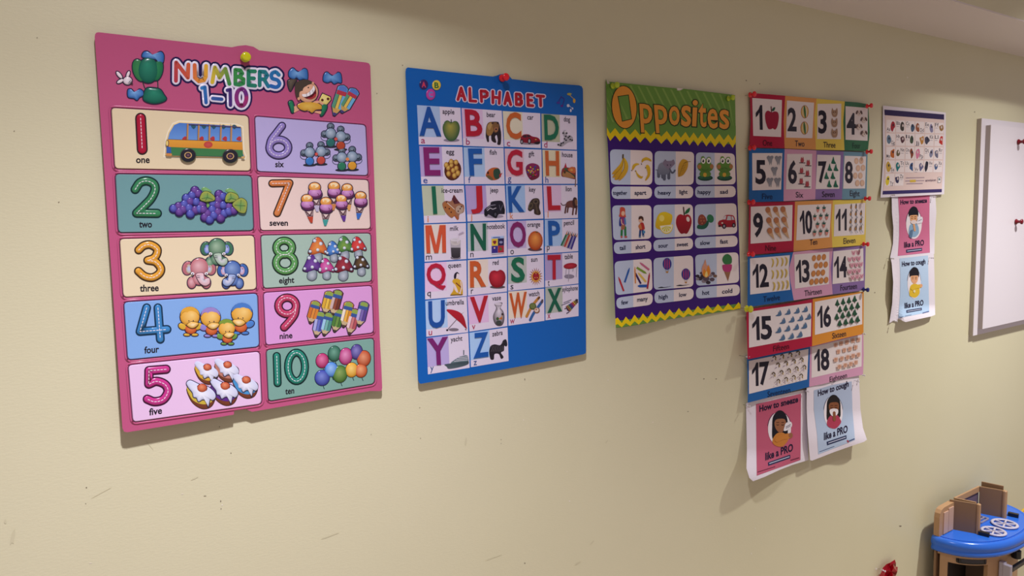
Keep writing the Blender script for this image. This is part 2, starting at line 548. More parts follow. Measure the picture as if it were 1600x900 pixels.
# title lettering, one moulded letter each
def T2(p): return p
TITLE = [('letter_n', [[(830, 530), (832, 355), (945, 500), (950, 375)]], ('B93A4A', 'D8653F')),
 ('letter_u', [[(1010, 380), (1012, 500), (1050, 535), (1100, 525), (1118, 490), (1120, 388)]], ('DD6F42', 'E9B33A')),
 ('letter_m', [[(1180, 545), (1205, 402), (1250, 500), (1305, 415), (1345, 560)]], ('D9BE3C', '3E8F4B')),
 ('letter_b', [[(1402, 560), (1402, 425), (1450, 430), (1468, 460), (1440, 492), (1402, 492)], [(1440, 492), (1480, 515), (1478, 555), (1440, 568), (1402, 562)]], ('3E9449', '2F8552')),
 ('letter_e', [[(1590, 440), (1528, 438), (1528, 572), (1592, 578)], [(1528, 505), (1580, 508)]], ('2A8560', '257F6A'))]
RIGHT = [('letter_r', [[(305, 490), (305, 345), (360, 348), (385, 385), (360, 425), (305, 425)], [(350, 425), (395, 500)]], ('247E74', '2378A0')),
         ('letter_s', [catmull([(505, 380), (470, 350), (430, 370), (435, 415), (490, 435), (512, 475), (480, 508), (420, 495)], 4)], ('2678AE', '2A66B6'))]
LOWER = [('numeral_one', [[(1080, 600), (1108, 592), (1120, 740)]], ('3A86C8', '2B5FAA')), ('dash', [[(1185, 700), (1270, 708)]], ('3B61A6', '32559C')),
         ('numeral_one', [[(1325, 622), (1352, 615), (1355, 765)]], ('46347E', '4A2F78'))]
D = Dr('title_backing', SH, NA, lift=.0002)
for nm, st, bl in TITLE + LOWER:
    for s in st: D.tube(s, 112 if nm.startswith('letter') else 106, '23194F'); D.l -= D.step
D.tube(ellp(1460, 690, 48, 82), 116, '23194F', closed=True)
D.cr = NB
for nm, st, bl in RIGHT:
    for s in st: D.tube(s, 122, '23194F'); D.l -= D.step
D.done()
for nm, st, bl in TITLE:
    D = Dr(nm, SH, NA)
    for s in st: D.tube(s, 76, 'D9D4EC', .0009, 'ECE8F6')
    D.l += RK * .00095
    for s in st: D.tube(s, 38, bl[0], 0, blend=bl)
    D.done()
for nm, st, bl in RIGHT:
    D = Dr(nm, SH, NB)
    for s in st: D.tube(s, 82, 'D9D4EC', .0009, 'ECE8F6')
    D.l += RK * .00095
    for s in st: D.tube(s, 40, bl[0], 0, blend=bl)
    D.done()
for nm, st, bl in LOWER:
    D = Dr(nm, SH, NA)
    for s in st: D.tube(s, 68, 'D9D4EC', .0009, 'ECE8F6')
    D.l += RK * .00095
    for s in st: D.tube(s, 34, bl[0], 0, blend=bl)
    D.done()
D = Dr('numeral_zero', SH, NA); z = ellp(1460, 690, 48, 82)
D.tube(z, 82, 'D9D4EC', .0009, 'ECE8F6', closed=True); D.l += RK * .00095
D.tube(z, 40, '8A2D74', .0009, closed=True, blend=('A03070', '6A2C80')).done()

# clouds, pencils, girl at the right of the title
D = Dr('cloud_picture', SH, NB)
toon(D, catmull([(612, 400), (610, 345), (650, 308), (690, 340), (730, 350), (765, 315), (800, 335), (803, 425), (760, 425), (720, 435), (690, 410), (660, 425)], 4, True), '2A66B0', '7EB2E6', .0024, lw=8).done()
D = Dr('cloud_picture', SH, NB)
toon(D, catmull([(968, 440), (975, 375), (1005, 350), (1045, 380), (1085, 390), (1120, 355), (1150, 375), (1157, 460), (1120, 460), (1080, 475), (1050, 450), (1010, 462)], 4, True), '2A66B0', '7EB2E6', .0024, lw=8).done()
def pencil(D, a, b, w, body, eraser, band, tip='7A5A86', h=.0022, crown='C9A15A'):
    """Chubby pencil from eraser end a to tip b."""
    A, B = Vector(a), Vector(b); u = (B - A); L = u.length; u.normalize(); n = Vector((-u[1], u[0])) * w / 2
    def q(t, s): p = A + u * (L * t) + n * s; return (p[0], p[1])
    sil = [q(.06, -1.0), q(.0, -.6), q(-.03, 0), q(0, .6), q(.06, 1), q(.3, 1), q(.72, 1), q(1, .15), q(1, -.15), q(.72, -1), q(.3, -1)]
    D.poly(offset(sil, 9), '352B45'); D.plate(sil, body[1], h * RK, w * .14, body[0])
    D.poly([q(.05, -.8), q(.0, -.5), q(-.01, 0), q(0, .5), q(.05, .8), q(.2, .8), q(.2, -.8)], eraser)
    D.poly([q(.16, -.95), q(.16, .95), q(.3, .95), q(.3, -.95)], band)
    D.poly([q(.3, -.95), q(.3, -.32), q(.74, -.32), q(.76, -.95)], body[0]); D.poly([q(.3, .32), q(.3, .95), q(.74, .95), q(.78, .32)], body[2])
    D.poly([q(.74, -.85), q(.78, -.3), q(.74, .1), q(.79, .4), q(.74, .9), q(.98, .14), q(.98, -.14)], crown)
    D.poly([q(.9, -.36), q(.9, .36), q(1, .13), q(1, -.13)], tip)
    D.line([q(.3, -.32), q(.74, -.32)], 4, '3A3040'); D.line([q(.3, .32), q(.76, .32)], 4, '3A3040')
for a, b in (((1180, 500), (1080, 805)), ((1300, 535), (1158, 775))):
    D = Dr('pencil_picture', SH, NB); pencil(D, a, b, 108, ('6FB3DC', 'E3C45A', '5E9B77'), '5A7CC8', 'B73A4C', '4A3A7A'); D.done()
D = Dr('girl_picture', SH, NB)
toon(D, catmull([(600, 440), (640, 425), (690, 430), (660, 490), (625, 550), (600, 490)], 4, True), '4A4038', '6A6054', .0014)
toon(D, [(925, 640), (960, 575), (1040, 610), (1045, 640), (1000, 695), (930, 670)], 'E2CE6A', 'EFE29A', .0015)
for a in ((958, 642, 14), (1017, 630, 14)):
    D.l += RK * .0014; D.ell(a[0], a[1], a[2], a[2], '5A2A1C'); D.l -= RK * .0014
toon(D, catmull([(605, 665), (640, 650), (660, 690), (665, 760), (640, 775), (620, 720)], 4, True), '1F6B4A', '2E8A60', .0016)
toon(D, catmull([(955, 690), (1000, 690), (1005, 730), (965, 800), (938, 805), (950, 750)], 4, True), '1F6B4A', '2E8A60', .0016)
D.poly([(645, 715), (690, 700), (720, 745), (665, 775)], 'E3A888'); D.poly([(870, 755), (960, 760), (945, 790), (870, 770)], 'E3A888')
toon(D, catmull([(700, 690), (760, 665), (860, 665), (940, 690), (950, 735), (890, 745), (850, 775), (810, 750), (770, 755), (715, 730)], 4, True), 'CF9A34', 'E3BC56', .0017)
D.line([(770, 680), (800, 700), (815, 745)], 26, 'D79A78')
D.line([(875, 665), (930, 660), (970, 690)], 24, 'E3A888')
toon(D, ellp(808, 560, 105, 108), 'DFA684', 'EDBC9C', .0028); D.l += RK * .0024
D.blob([(672, 480), (720, 440), (800, 430), (862, 462), (800, 490), (760, 540), (720, 560), (712, 640), (680, 590)], '4C4138')
D.ell(860, 466, 12, 14, 'DFA684'); D.ell(778, 530, 7, 8, '2A2028').ell(812, 512, 7, 8, '2A2028')
D.blob([(745, 585), (800, 580), (850, 530), (868, 490), (890, 540), (890, 600), (840, 632), (780, 620)], '5A1820')
D.blob([(748, 583), (802, 573), (850, 525), (868, 492), (880, 535), (850, 580), (800, 605), (760, 608)], 'F2EEF0')
D.blob([(800, 622), (850, 612), (885, 575), (888, 605), (840, 632)], 'B0333A')
for x in (790, 825, 858): D.line([(x, 565 - (x - 790) * .4), (x + 8, 612 - (x - 790) * .5)], 4, '6A5058')
D.ell(712, 628, 14, 16, 'DFA684'); D.done()

# the ten panels
PAN = {}
def panel(k, crop, q, col):
    D = Dr('number_panel', SH, crop, lift=.0004)
    out = rrect(q, 42)
    D.tube(offset(out, 20), 22, 'BE5880', .0018, closed=True)
    D.poly(offset(out, 8), '5A2848')
    D.plate(out, col, .0016, 7, col)
    PAN[k] = D.done('%s panel with the number %d' % ({1: 'cream', 2: 'teal', 3: 'cream', 4: 'blue', 5: 'pale pink', 6: 'lavender', 7: 'peach', 8: 'sage green', 9: 'pink violet', 10: 'grey green'}[k], k))
PL = .0022
N1 = (160, 160, 1600 / 240); N2 = (170, 260, 1600 / 240); N3 = (175, 360, 1600 / 240); N4 = (180, 445, 1600 / 240); N5 = (180, 550, 1600 / 240)
N6 = (390, 170, 1600 / 210); N7 = (390, 265, 1600 / 210); N8 = (390, 355, 1600 / 210); N9 = (390, 440, 1600 / 210); N10 = (390, 530, 1600 / 220)
panel(1, N1, [(92, 58), (1520, 140), (1545, 715), (130, 690)], 'E3D3AE')
panel(2, N2, [(68, 82), (1485, 100), (1508, 668), (100, 690)], '6F9C9E')
panel(3, N3, [(80, 92), (1480, 55), (1505, 615), (118, 695)], 'E5D5B2')
panel(4, N4, [(90, 185), (1480, 92), (1500, 645), (130, 782)], '82ACE2')
panel(5, N5, [(135, 140), (1503, -3), (1525, 540), (185, 730)], 'E4C2E4')
panel(6, N6, [(62, 92), (1380, 195), (1408, 795), (90, 745)], 'B7AEDC')
panel(7, N7, [(95, 85), (1413, 125), (1440, 705), (130, 725)], 'E6CFC6')
panel(8, N8, [(133, 100), (1440, 75), (1453, 645), (165, 728)], 'A3BDAF')
panel(9, N9, [(165, 135), (1455, 52), (1475, 610), (195, 757)], 'D79CD4')
panel(10, N10, [(190, 125), (1410, -8), (1418, 505), (215, 705)], '7CA79B')

def numeral(k, crop, paths, w, col, mid, line, closed=()):
    D = Dr('numeral', SH, crop, PAN[k], lift=PL)
    for i, p in enumerate(paths): D.tube(p, w + 28, line, closed=i in closed)
    for i, p in enumerate(paths): D.tube(p, w, col, .0024, mid, closed=i in closed); D.l -= D.step
    D.l += RK * .0025
    for i, p in enumerate(paths): D.dashes(p, 7, 'EDE6EE', 20, 16, closed=i in closed)
    D.done()
numeral(1, N1, [[(398, 165), (415, 490)]], 88, '9C1230', 'B01C3A', '2B2226')
numeral(2, N2, [catmull([(275, 240), (325, 170), (400, 152), (468, 185), (480, 250), (440, 335), (375, 405), (290, 488)], 6) + [(505, 490)]], 72, '2C7048', '3A8458', '0F2E30')
numeral(3, N3, [catmull([(278, 205), (330, 160), (400, 150), (468, 192), (465, 250), (430, 292), (372, 312)], 6) , catmull([(372, 312), (455, 330), (508, 395), (490, 452), (420, 492), (340, 478), (275, 425)], 6)], 66, 'C88A28', 'E0A23C', '3A2A1C')
numeral(4, N4, [[(328, 240), (258, 488), (540, 465)], [(445, 240), (470, 568)]], 66, '2F6FA8', '3F86C0', '123048')
numeral(5, N5, [[(530, 180), (352, 195), (350, 335)] + catmull([(350, 335), (430, 306), (520, 340), (550, 412), (500, 495), (410, 518), (335, 492)], 6)[1:]], 72, 'B02A78', 'C43C8A', '3A1030')
numeral(6, N6, [catmull([(385, 205), (320, 290), (260, 370), (240, 440)], 5), ellp(348, 462, 112, 95, 0, 28)], 74, '7E6FB4', '9586C6', '2C2548', {1})
numeral(7, N7, [[(270, 165), (475, 160), (328, 520)]], 70, 'C4713A', 'D4834C', '30241E')
numeral(8, N8, [ellp(412, 245, 94, 84, 0, 26), ellp(425, 425, 110, 102, 0, 28)], 72, '4C8A4C', '62A05C', '142A20', {0, 1})
numeral(9, N9, [ellp(448, 290, 105, 98, 0, 28), catmull([(552, 300), (535, 390), (480, 470), (412, 545)], 5)], 76, 'AC3358', 'BE4468', '2E1426', {0})
numeral(10, N10, [[(308, 192), (318, 500)], ellp(533, 315, 96, 162, 0, 30)], 66, '1E7262', '2A8874', '0C2A2A', {1})
for k, cr, s, a in [(1, N1, 'one', (350, 630, 493, 630)), (2, N2, 'two', (315, 635, 450, 635)), (3, N3, 'three', (290, 637, 487, 630)), (4, N4, 'four', (303, 715, 457, 702)),
                    (5, N5, 'five', (353, 660, 488, 640)), (6, N6, 'six', (305, 693, 410, 693)), (7, N7, 'seven', (238, 667, 457, 667)), (8, N8, 'eight', (350, 668, 532, 660)),
                    (9, N9, 'nine', (358, 683, 510, 671)), (10, N10, 'ten', (405, 627, 507, 614))]:
    Dr('word', SH, cr, PAN[k], lift=PL).text(s, *a, 70, '201C24', .026).done()

# 1: bus
D = Dr('bus_picture', SH, N1, PAN[1], lift=PL)
sil = [(650, 560), (665, 400), (690, 310), (740, 225), (800, 200), (1100, 215), (1400, 235), (1455, 258), (1465, 500), (1488, 560), (1480, 585), (700, 565)]
D.poly(offset(sil, 14), 'EFE6CC').plate(sil, '5A86C8', .0016, 12, 'E0C890')
D.poly([(690, 375), (712, 300), (748, 238), (805, 215), (1100, 228), (1395, 248), (1445, 265), (1452, 412), (690, 386)], '4E7CC6', '6C9AD8')
for x in (860, 1035, 1150, 1278, 1425): D.blob([(x - 30, 385), (x - 5, 355), (x + 18, 362), (x + 15, 400)], 'B23A3E')
for x in (950, 1058, 1160, 1262, 1375): D.blob([(x - 26, 245), (x, 232), (x + 24, 250), (x, 276)], '2E5A6A')
for x in (890, 1005, 1118, 1236, 1345): D.poly([(x - 9, 222 + (x - 890) * .045), (x + 9, 222 + (x - 890) * .045), (x + 4, 398 + (x - 890) * .03), (x - 14, 396 + (x - 890) * .03)], 'B88A5A'); D.line([(x - 9, 225), (x - 14, 394)], 4, '6A4A3A')
D.line([(900, 228), (1440, 258)], 8, '5A4A72')
D.poly([(678, 386), (1455, 412), (1462, 496), (690, 464)], 'DE9F3C', 'D08A34').line([(685, 385), (1455, 411)], 5, '6A4A3A')
D.poly([(695, 464), (1462, 496), (1466, 566), (715, 552)], '3F7A4A')
D.ell(1102, 440, 46, 34, 'B8423C', 'C4564C'); D.ell(676, 425, 18, 36, '6A4A3A').ell(674, 425, 12, 28, 'E6CE7A')
D.poly([(668, 462), (712, 464), (718, 528), (668, 526)], '3A5EA6'); D.line([(675, 542), (712, 544)], 26, 'C8884A'); D.line([(1458, 572), (1475, 574)], 22, 'C8A46A')
for x, y in ((893, 550), (1332, 560)):
    D.ell(x, y, 84, 74, '3F4A3A'); D.dome(ellp(x, y, 76, 68), .0012, '22222C', '30303C'); D.l += RK * .0012
    D.ell(x, y, 40, 34, 'C8A46A').ell(x, y, 30, 26, '3A2A3A').ell(x, y, 15, 13, '6A4A5A'); D.l -= RK * .0012
D.done('yellow and green bus with blue windows')
# 2: grapes
GR = [[(897, 250), (868, 300), (933, 285), (808, 330), (848, 365), (912, 370), (970, 400), (787, 395), (728, 415), (675, 440), (775, 448), (835, 435), (900, 455), (945, 445), (735, 475), (850, 495), (985, 450)],
      [(1148, 290), (1190, 315), (1140, 350), (1085, 385), (1135, 405), (1193, 405), (1255, 420), (1078, 450), (1138, 478), (1202, 490), (1030, 490), (1095, 510), (1000, 530), (1050, 555), (1165, 540), (1250, 470), (1300, 460)]]
LV = [[(950, 340), (975, 275), (1030, 262), (1095, 310), (1100, 350), (1040, 365), (1000, 365)], [(1215, 360), (1225, 300), (1270, 270), (1340, 300), (1345, 350), (1280, 370), (1240, 370)]]
for gi in (0, 1):
    D = Dr('grape_bunch_picture', SH, N2, PAN[2], lift=PL)
    D.dome(catmull([(965, 235), (1000, 215), (1055, 245), (1070, 270), (1000, 270)] if gi == 0 else [(1210, 255), (1250, 228), (1300, 245), (1350, 300), (1280, 290)], 4, True), .001, '6A9A5A', '8ABB78')
    if gi == 0: D.dome(catmull([(1010, 370), (1060, 375), (1060, 420), (1030, 465), (1010, 420)], 4, True), .001, '5E8E4E', '7AA85E')
    for i, (x, y) in enumerate(GR[gi]):
        c = ('35388E', '6A70C4') if i % 2 else ('4A2878', '7A58A4')
        D.ell(x, y + 2, 50, 50, '241A52'); D.dome(ellp(x, y, 43, 43, 0, 14), .0026, c[0], c[1], 4, (-.2, -.3))
    D.l += RK * .0022
    for p in (LV[gi], [(1290, 400), (1320, 360), (1380, 330), (1430, 360), (1438, 410), (1420, 480), (1370, 480), (1330, 450)] if gi else None):
        if p:
            P = catmull(p, 4, True); D.poly(offset(P, 6), '3A4A2A'); D.dome(P, .0008, '9AA048', '5E9A58')
            cx = sum(q[0] for q in p) / len(p); cy = sum(q[1] for q in p) / len(p); D.l += RK * .0009
            for q in p[::2]: D.line([(cx, cy), (cx * .25 + q[0] * .75, cy * .25 + q[1] * .75)], 5, '4A6A3A')
            D.l -= RK * .0009
    D.done()
# 3: elephants
def elephant(D, cx, cy, s, col, mid, ear, inner, flip=1):
    q = lambda x, y: (cx + x * s * flip, cy + y * s)
    E = lambda x, y, rx, ry, r=0: ellp(*q(x, y), rx * s, ry * s, r * flip)
    for x, r in ((-1.05, 10), (1.0, -10)):
        toon(D, E(x, -.05, .45, .6, r), ear, col, .0012); D.l += RK * .0011; D.ell(*q(x + (.12 if x < 0 else -.12), 0), .26 * s, .4 * s, inner, 'B8BEE6'); D.l -= RK * .0011
    for x in (-.68, .62): toon(D, E(x, 1.25, .38, .5), col, mid, .0012); D.ell(*q(x, 1.62), .3 * s, .13 * s, '5A3A44')
    toon(D, E(0, .95, .62, .5), col, mid, .0013)
    toon(D, E(0, -.1, .82, .85), col, mid, .0026); D.l += RK * .0022
    for x in (-.6, .62): D.ell(*q(x, .42), .16 * s, .12 * s, 'E8E6EA', rot=-30 * x); D.ell(*q(x, .45), .06 * s, .06 * s, '2A2440')
    P = [q(-.28, .45), q(.35, .4), q(.36, .85), q(.5, 1.15), q(.7, 1.1), q(.72, .85), q(.92, .9), q(.9, 1.3), q(.55, 1.5), q(.15, 1.35), q(-.15, .95)]
    D.poly(offset(catmull(P, 3, True), 5), '3A3048'); D.dome(catmull(P, 3, True), .001, mid, 'D6D2DC', 3); D.l += RK * .00095
    for y in (.6, .75): D.line([q(-.2, y), q(.05, y + .04)], 4, '4A4058')
for a in ((1095, 195, 105, '3F6E50', '9CB89C', '44745A', '5A74C0', 1), (910, 400, 108, 'B0646C', 'DDB0B4', 'B8727A', 'B8AE86', 1), (1255, 420, 98, '3A5C9E', '8AA4D0', '3E66A8', 'C8929A', -1)):
    D = Dr('elephant_picture', SH, N3, PAN[3], lift=PL); elephant(D, a[0], a[1], a[2] * 1.08, *a[3:]); D.done()
# 4: ducklings
def duck(D, cx, cy, s, hair, wing, flip=1):
    q = lambda x, y: (cx + x * s * flip, cy + y * s)
    for x in (-.3, .5): toon(D, ellp(*q(x, 1.85), .32 * s, .13 * s), wing, wing, .0009)
    for x, r in ((-.75, 25), (.85, -35)): toon(D, ellp(*q(x, 1.0), .42 * s, .3 * s, r * flip), wing, wing, .001)
    toon(D, ellp(*q(.1, 1.25), .58 * s, .52 * s), 'C0562A', 'E2824C', .0018)
    toon(D, ellp(*q(0, 0), .98 * s, .95 * s), 'DDA030', 'EFCB7C', .0026, hl=(.25, -.2)); D.l += RK * .0021
    D.blob([q(-.95, -.15), q(-.8, -.7), q(-.3, -.98), q(.3, -.98), q(.8, -.65), q(.95, -.2), q(.6, -.5), q(.15, -.5), q(.1, -.2), q(-.1, -.45), q(-.25, -.25), q(-.35, -.5), q(-.7, -.45)], hair)
    D.l += RK * .0004
    D.ell(*q(-.1, .42), .05 * s, .06 * s, '2A2440').ell(*q(.35, .4), .05 * s, .06 * s, '2A2440')
    P = catmull([q(-.3, .85), q(.1, .55), q(.75, .6), q(.85, .78), q(.5, 1.1), q(.1, 1.15)], 4, True)
    D.poly(offset(P, 5), '4A3420'); D.dome(P, .0012, 'DDA838', 'F3E0B0', 3)
for a in ((778, 332, 102, 'DDA53A', 'D6AE3C', 1), (993, 340, 104, '9A86C4', '8F86C8', 1), (1320, 300, 110, '4A7CC4', '4C80C8', -1), (1160, 448, 90, '7E9A3C', '6E9A44', 1)):
    D = Dr('duckling_picture', SH, N4, PAN[4], lift=PL); duck(D, *a); D.done()
# 5: iced cakes
def cake(D, ox, oy, s, band):
    q = lambda p: (ox + p[0] * s, oy + p[1] * s)
    base = catmull([q(p) for p in ((-150, -60), (-120, 60), (-60, 130), (20, 165), (100, 140), (140, 60), (130, -20), (0, -60))], 4, True)
    D.poly(offset(base, 7), '3A2420').dome(base, .0004, '6E3A26', '8A4A30')
    b2 = catmull([q(p) for p in ((-148, -70), (-118, 40), (-60, 95), (30, 118), (110, 90), (140, 20), (60, -40))], 4, True)
    D.l += RK * .0006; D.poly(b2, band); D.l += RK * .0004
    ice = catmull([q((p[0] * 1.06, p[1] * 1.1 + 6)) for p in ((-150, -105), (-110, -130), (-20, -90), (60, -70), (125, -20), (140, 30), (110, 62), (85, 50), (66, 122), (50, 70), (10, 55), (-30, 75), (-50, 40), (-80, 30), (-90, -10), (-130, -60))], 4, True)
    D.poly(offset(ice, 8), '2C2A48').dome(ice, .0018, 'C8CCE6', 'EEF0F8'); D.l += RK * .0014
    c = ellp(*q((5, -55)), 52 * s, 44 * s); D.poly(offset(c, 5), '4A1C18').dome(c, .002, 'B04428', 'E49068', hl=(-.1, -.3))
for a in ((955, 205, .80, 'D0A63C'), (1165, 180, .82, 'B87A6A'), (1360, 340, .86, '4A94CC'), (900, 430, .98, 'C8B040'), (1140, 405, .92, '5E2F86')):
    D = Dr('cake_picture', SH, N5, PAN[5], lift=PL); cake(D, *a); D.done()
# 6: mice
def mouse(D, cx, cy, s, shirt, nose, flip=1):
    q = lambda x, y: (cx + x * s * flip, cy + y * s)
    D.line([q(-.7, 1.3), q(-1.3, 1.2), q(-1.7, .8), q(-1.6, .3), q(-1.25, .35)], 8, '3A4658', smooth=4)
    for x, y in ((0, -1.25), (-1.05, .1)): toon(D, ellp(*q(x, y), .58 * s, .56 * s), '4A5A6A', '8494A4', .0012, lw=8); D.l += RK * .001; D.ell(*q(x, y + .1), .32 * s, .32 * s, '2E3A46'); D.l -= RK * .001
    D.ell(*q(0, 2.3), 1.2 * s, .26 * s, '262C34')
    toon(D, ellp(*q(0, 1.6), .72 * s, .72 * s), shirt, shirt, .0014, lw=8)
    D.line([q(-.5, 1.3), q(.35, 1.9)], 8, '2A3440')
    toon(D, ellp(*q(0, 0), .92 * s, .95 * s), '6F859C', 'B4C4D4', .0028, lw=8, hl=(-.1, -.2))
    if nose: D.l += RK * .0018; D.ell(*q(.85, .45), .3 * s, .3 * s, nose, 'E06A5A')
for a in ((965, 295, 60, '2E6E68', None, 1), (1085, 330, 60, 'B0482E', 'B0302E', -1), (715, 520, 58, '3A7AC0', None, 1), (850, 510, 58, 'BE4A40', 'B0302E', -1), (1098, 580, 58, '2E7A5A', None, 1), (1222, 570, 60, 'D69A32', 'DD9A44', -1)):
    D = Dr('mouse_picture', SH, N6, PAN[6], lift=PL); mouse(D, a[0], a[1], a[2] * 1.12, *a[3:]); D.done()
# 7: ice-cream cones
def cone(D, cx, cy, s, tip, lean):
    q = lambda x, y: (cx + (x + lean * max(0, y - .8) * .25) * s, cy + y * s)
    tri = [q(-.95, 1.4), q(.95, 1.4), q(.55, 2.9), q(.18, 4.1), q(-.18, 4.1), q(-.55, 2.9)]
    D.poly(offset(tri, 6), 'E8DCD8').plate(tri, 'DCC8C0', .0006, 8, '8A6A6A')
    for i in range(5):
        t = i / 4
        D.line([q(-.85 + t * .35, 1.5 + t * 1.3), q(.1 + t * .3, 2.9 - (1 - t) * 0 )], 6, '5A3A44')
        D.line([q(.85 - t * .35, 1.5 + t * 1.3), q(-.1 - t * .3, 2.9)], 6, '5A3A44')
    D.poly([q(-.5, 3.0), q(.5, 3.0), q(.18, 4.05), q(-.18, 4.05)], tip); D.l -= RK * .0006
    toon(D, ellp(*q(.05, 1.15), 1.12 * s, .78 * s), '5A2A52', '6E3A64', .0016)
    toon(D, ellp(*q(0, .85), 1.1 * s, .75 * s), 'A866A8', 'D8A4D4', .0026)
    toon(D, ellp(*q(-.05, -.05), .98 * s, .8 * s), 'D88A3A', 'F0B868', .0028); D.l += RK * .0026
    D.ell(*q(-.02, -.35), .66 * s, .36 * s, 'F2DCAE'); D.l -= RK * .0006; D.line([q(.4, .95), q(.6, 1.1), q(.5, 1.25)], 5, '6A2A4A')
for a in ((778, 215, 66, 'B8B0C8', .5), (1008, 205, 64, 'C8824A', -.2), (1165, 225, 60, 'D8A05A', .4), (1325, 320, 62, '3A6CC0', -.6), (688, 355, 64, 'B8442E', .9), (912, 390, 64, '3E9A94', -.2), (1095, 355, 60, '5E3690', .6)):
    D = Dr('ice_cream_picture', SH, N7, PAN[7], lift=PL); cone(D, a[0], a[1], a[2] * 1.07, *a[3:]); D.done()
# 8: mushrooms
def shroom(D, cx, cy, s, col, mid, lean):
    q = lambda x, y: (cx + (x + lean * y) * s, cy + (y - lean * x * .4) * s)
    st = catmull([q(-.35, .7), q(.4, .7), q(.55, 1.5), q(.1, 1.85), q(-.45, 1.55)], 4, True)
    D.poly(offset(st, 6), '3A4450').dome(st, .0018, '76828E', 'B8C0CA')
    cap = catmull([q(-1.05, .75), q(-.85, 0), q(-.55, -.85), q(-.1, -1.05), q(.45, -.55), q(1.05, .45), q(.95, .8), q(.3, .65), q(-.4, .9)], 4, True)
    D.poly(offset(cap, 6), '2A2438').dome(cap, .003, col, mid, hl=(-.1, -.1)); D.l += RK * .0016
    for x, y, r in ((-.5, -.65, .2), (.2, -.35, .22), (-.05, .3, .22), (-.85, .55, .17), (.85, .5, .14)):
        D.ell(*q(x, y), r * s + 6, r * s + 6, '3A3A52'); D.dome(ellp(*q(x, y), r * s, r * s, 0, 12), .0012, 'A8B4C4', 'E6EAF0', 3)
for a in ((820, 235, 96, 'BE5A30', 'E0924A', -.12), (1000, 260, 78, '3466AE', '5C92D6', 0), (1135, 215, 90, '34743E', '7EA048', -.05), (1293, 210, 80, 'B42C30', 'D8504A', 0), (755, 440, 96, '4A2474', '7A52A2', -.12), (915, 465, 80, 'B02C78', 'D070B0', 0), (1125, 445, 96, '6E1E30', 'A23A44', -.1), (1328, 420, 80, '2A2420', '6E5434', 0)):
    D = Dr('mushroom_picture', SH, N8, PAN[8], lift=PL); shroom(D, a[0], a[1], a[2] * 1.12, *a[3:]); D.done()
# 9: pencils
for a, b, c in (((958, 125), (895, 385), ('C89A2E', 'E4BC48', 'D6A83A')), ((1062, 110), (985, 400), ('6E3626', '8E4C36', 'C8B0AC')), ((795, 240), (720, 500), ('D07E34', 'D88A3C', 'C87030')), ((850, 365), (790, 660), ('4A50A4', '6A72C0', 'A8ACDC')),
                ((950, 378), (885, 645), ('4E8C86', '74B0A8', '9CC8E0')), ((1078, 340), (1010, 600), ('4A7634', '6A9244', '4E7E3A')), ((1188, 250), (1115, 545), ('D0882E', 'E6AE48', 'E8DCCC')), ((1262, 335), (1185, 630), ('B0525A', 'C87A78', 'E4C4C8')), ((1370, 248), (1300, 535), ('5A4690', '7A68AC', 'B4A8D4'))):
    D = Dr('pencil_picture', SH, N9, PAN[9], lift=PL); pencil(D, a, b, 112, c, '8AA24E', '3A5694', '4A3A34', crown='C2AC86'); D.done()
# 10: balloons
for x, y, rx, ry, c, m in ((963, 165, 72, 88, '27604A', '6FA48E'), (1215, 145, 68, 86, '40327E', '8C86C4'), (1092, 195, 76, 96, 'A8286E', 'E092BE'), (825, 245, 72, 84, 'A81E5E', 'DC7CA8'), (1298, 220, 78, 92, 'B0421E', 'E09A74'), (1265, 358, 70, 78, 'BE4E20', 'EAA878'), (1160, 350, 70, 84, 'D89A20', 'F3D27A'),
                           (1027, 398, 82, 98, '3C6E2A', '8CA860'), (928, 345, 74, 84, '3E7CCC', '9CC4F0'), (825, 440, 84, 90, '323E9A', '7A8AD0')):
    D = Dr('balloon_picture', SH, N10, PAN[10], lift=PL)
    D.line([(x + 10, y + ry - 4), (x + 18, y + ry + 22), (x + 24, y + ry + 34)], 9, '2A4A4A')
    toon(D, ellp(x, y, rx, ry, 8), c, m, .0036, '1E2A30', 5, (-.1, -.25)); D.done()

# ------------------------------------------------------------------ embossed ALPHABET chart
o = PX(780, 350, 0.99)
T = empty('alphabet_chart', o, 'blue embossed plastic ALPHABET chart hung on one red pin', 'poster')
def dep_alp(x, y):
    t = (y - 110) / 480
    return 0.004 + 0.0075 * t + 0.0016 * math.sin(t * 4.2 + (x - 640) / 160)
SH = Sheet(T, o, dep_alp, 26)
OUT = [(633.5, 112), (634.2, 107.5), (637, 105.3), (700, 112.3), (770, 119.6), (776, 118.2), (781, 116.2), (788, 115.2), (795, 117.8), (800, 123.5), (850, 129.3), (905, 133.4), (909, 135), (910.8, 139),
       (914, 300), (915.7, 549), (915, 552), (911.5, 553.6), (850, 565.5), (780, 578.5), (658, 599.6), (655, 598.5), (653.4, 594), (646, 400)]
Dr('sheet', SH, lift=0).solid(OUT, '0F60B4', 0.0009).done()
T1 = (625, 95, 10); T2 = (765, 95, 10)
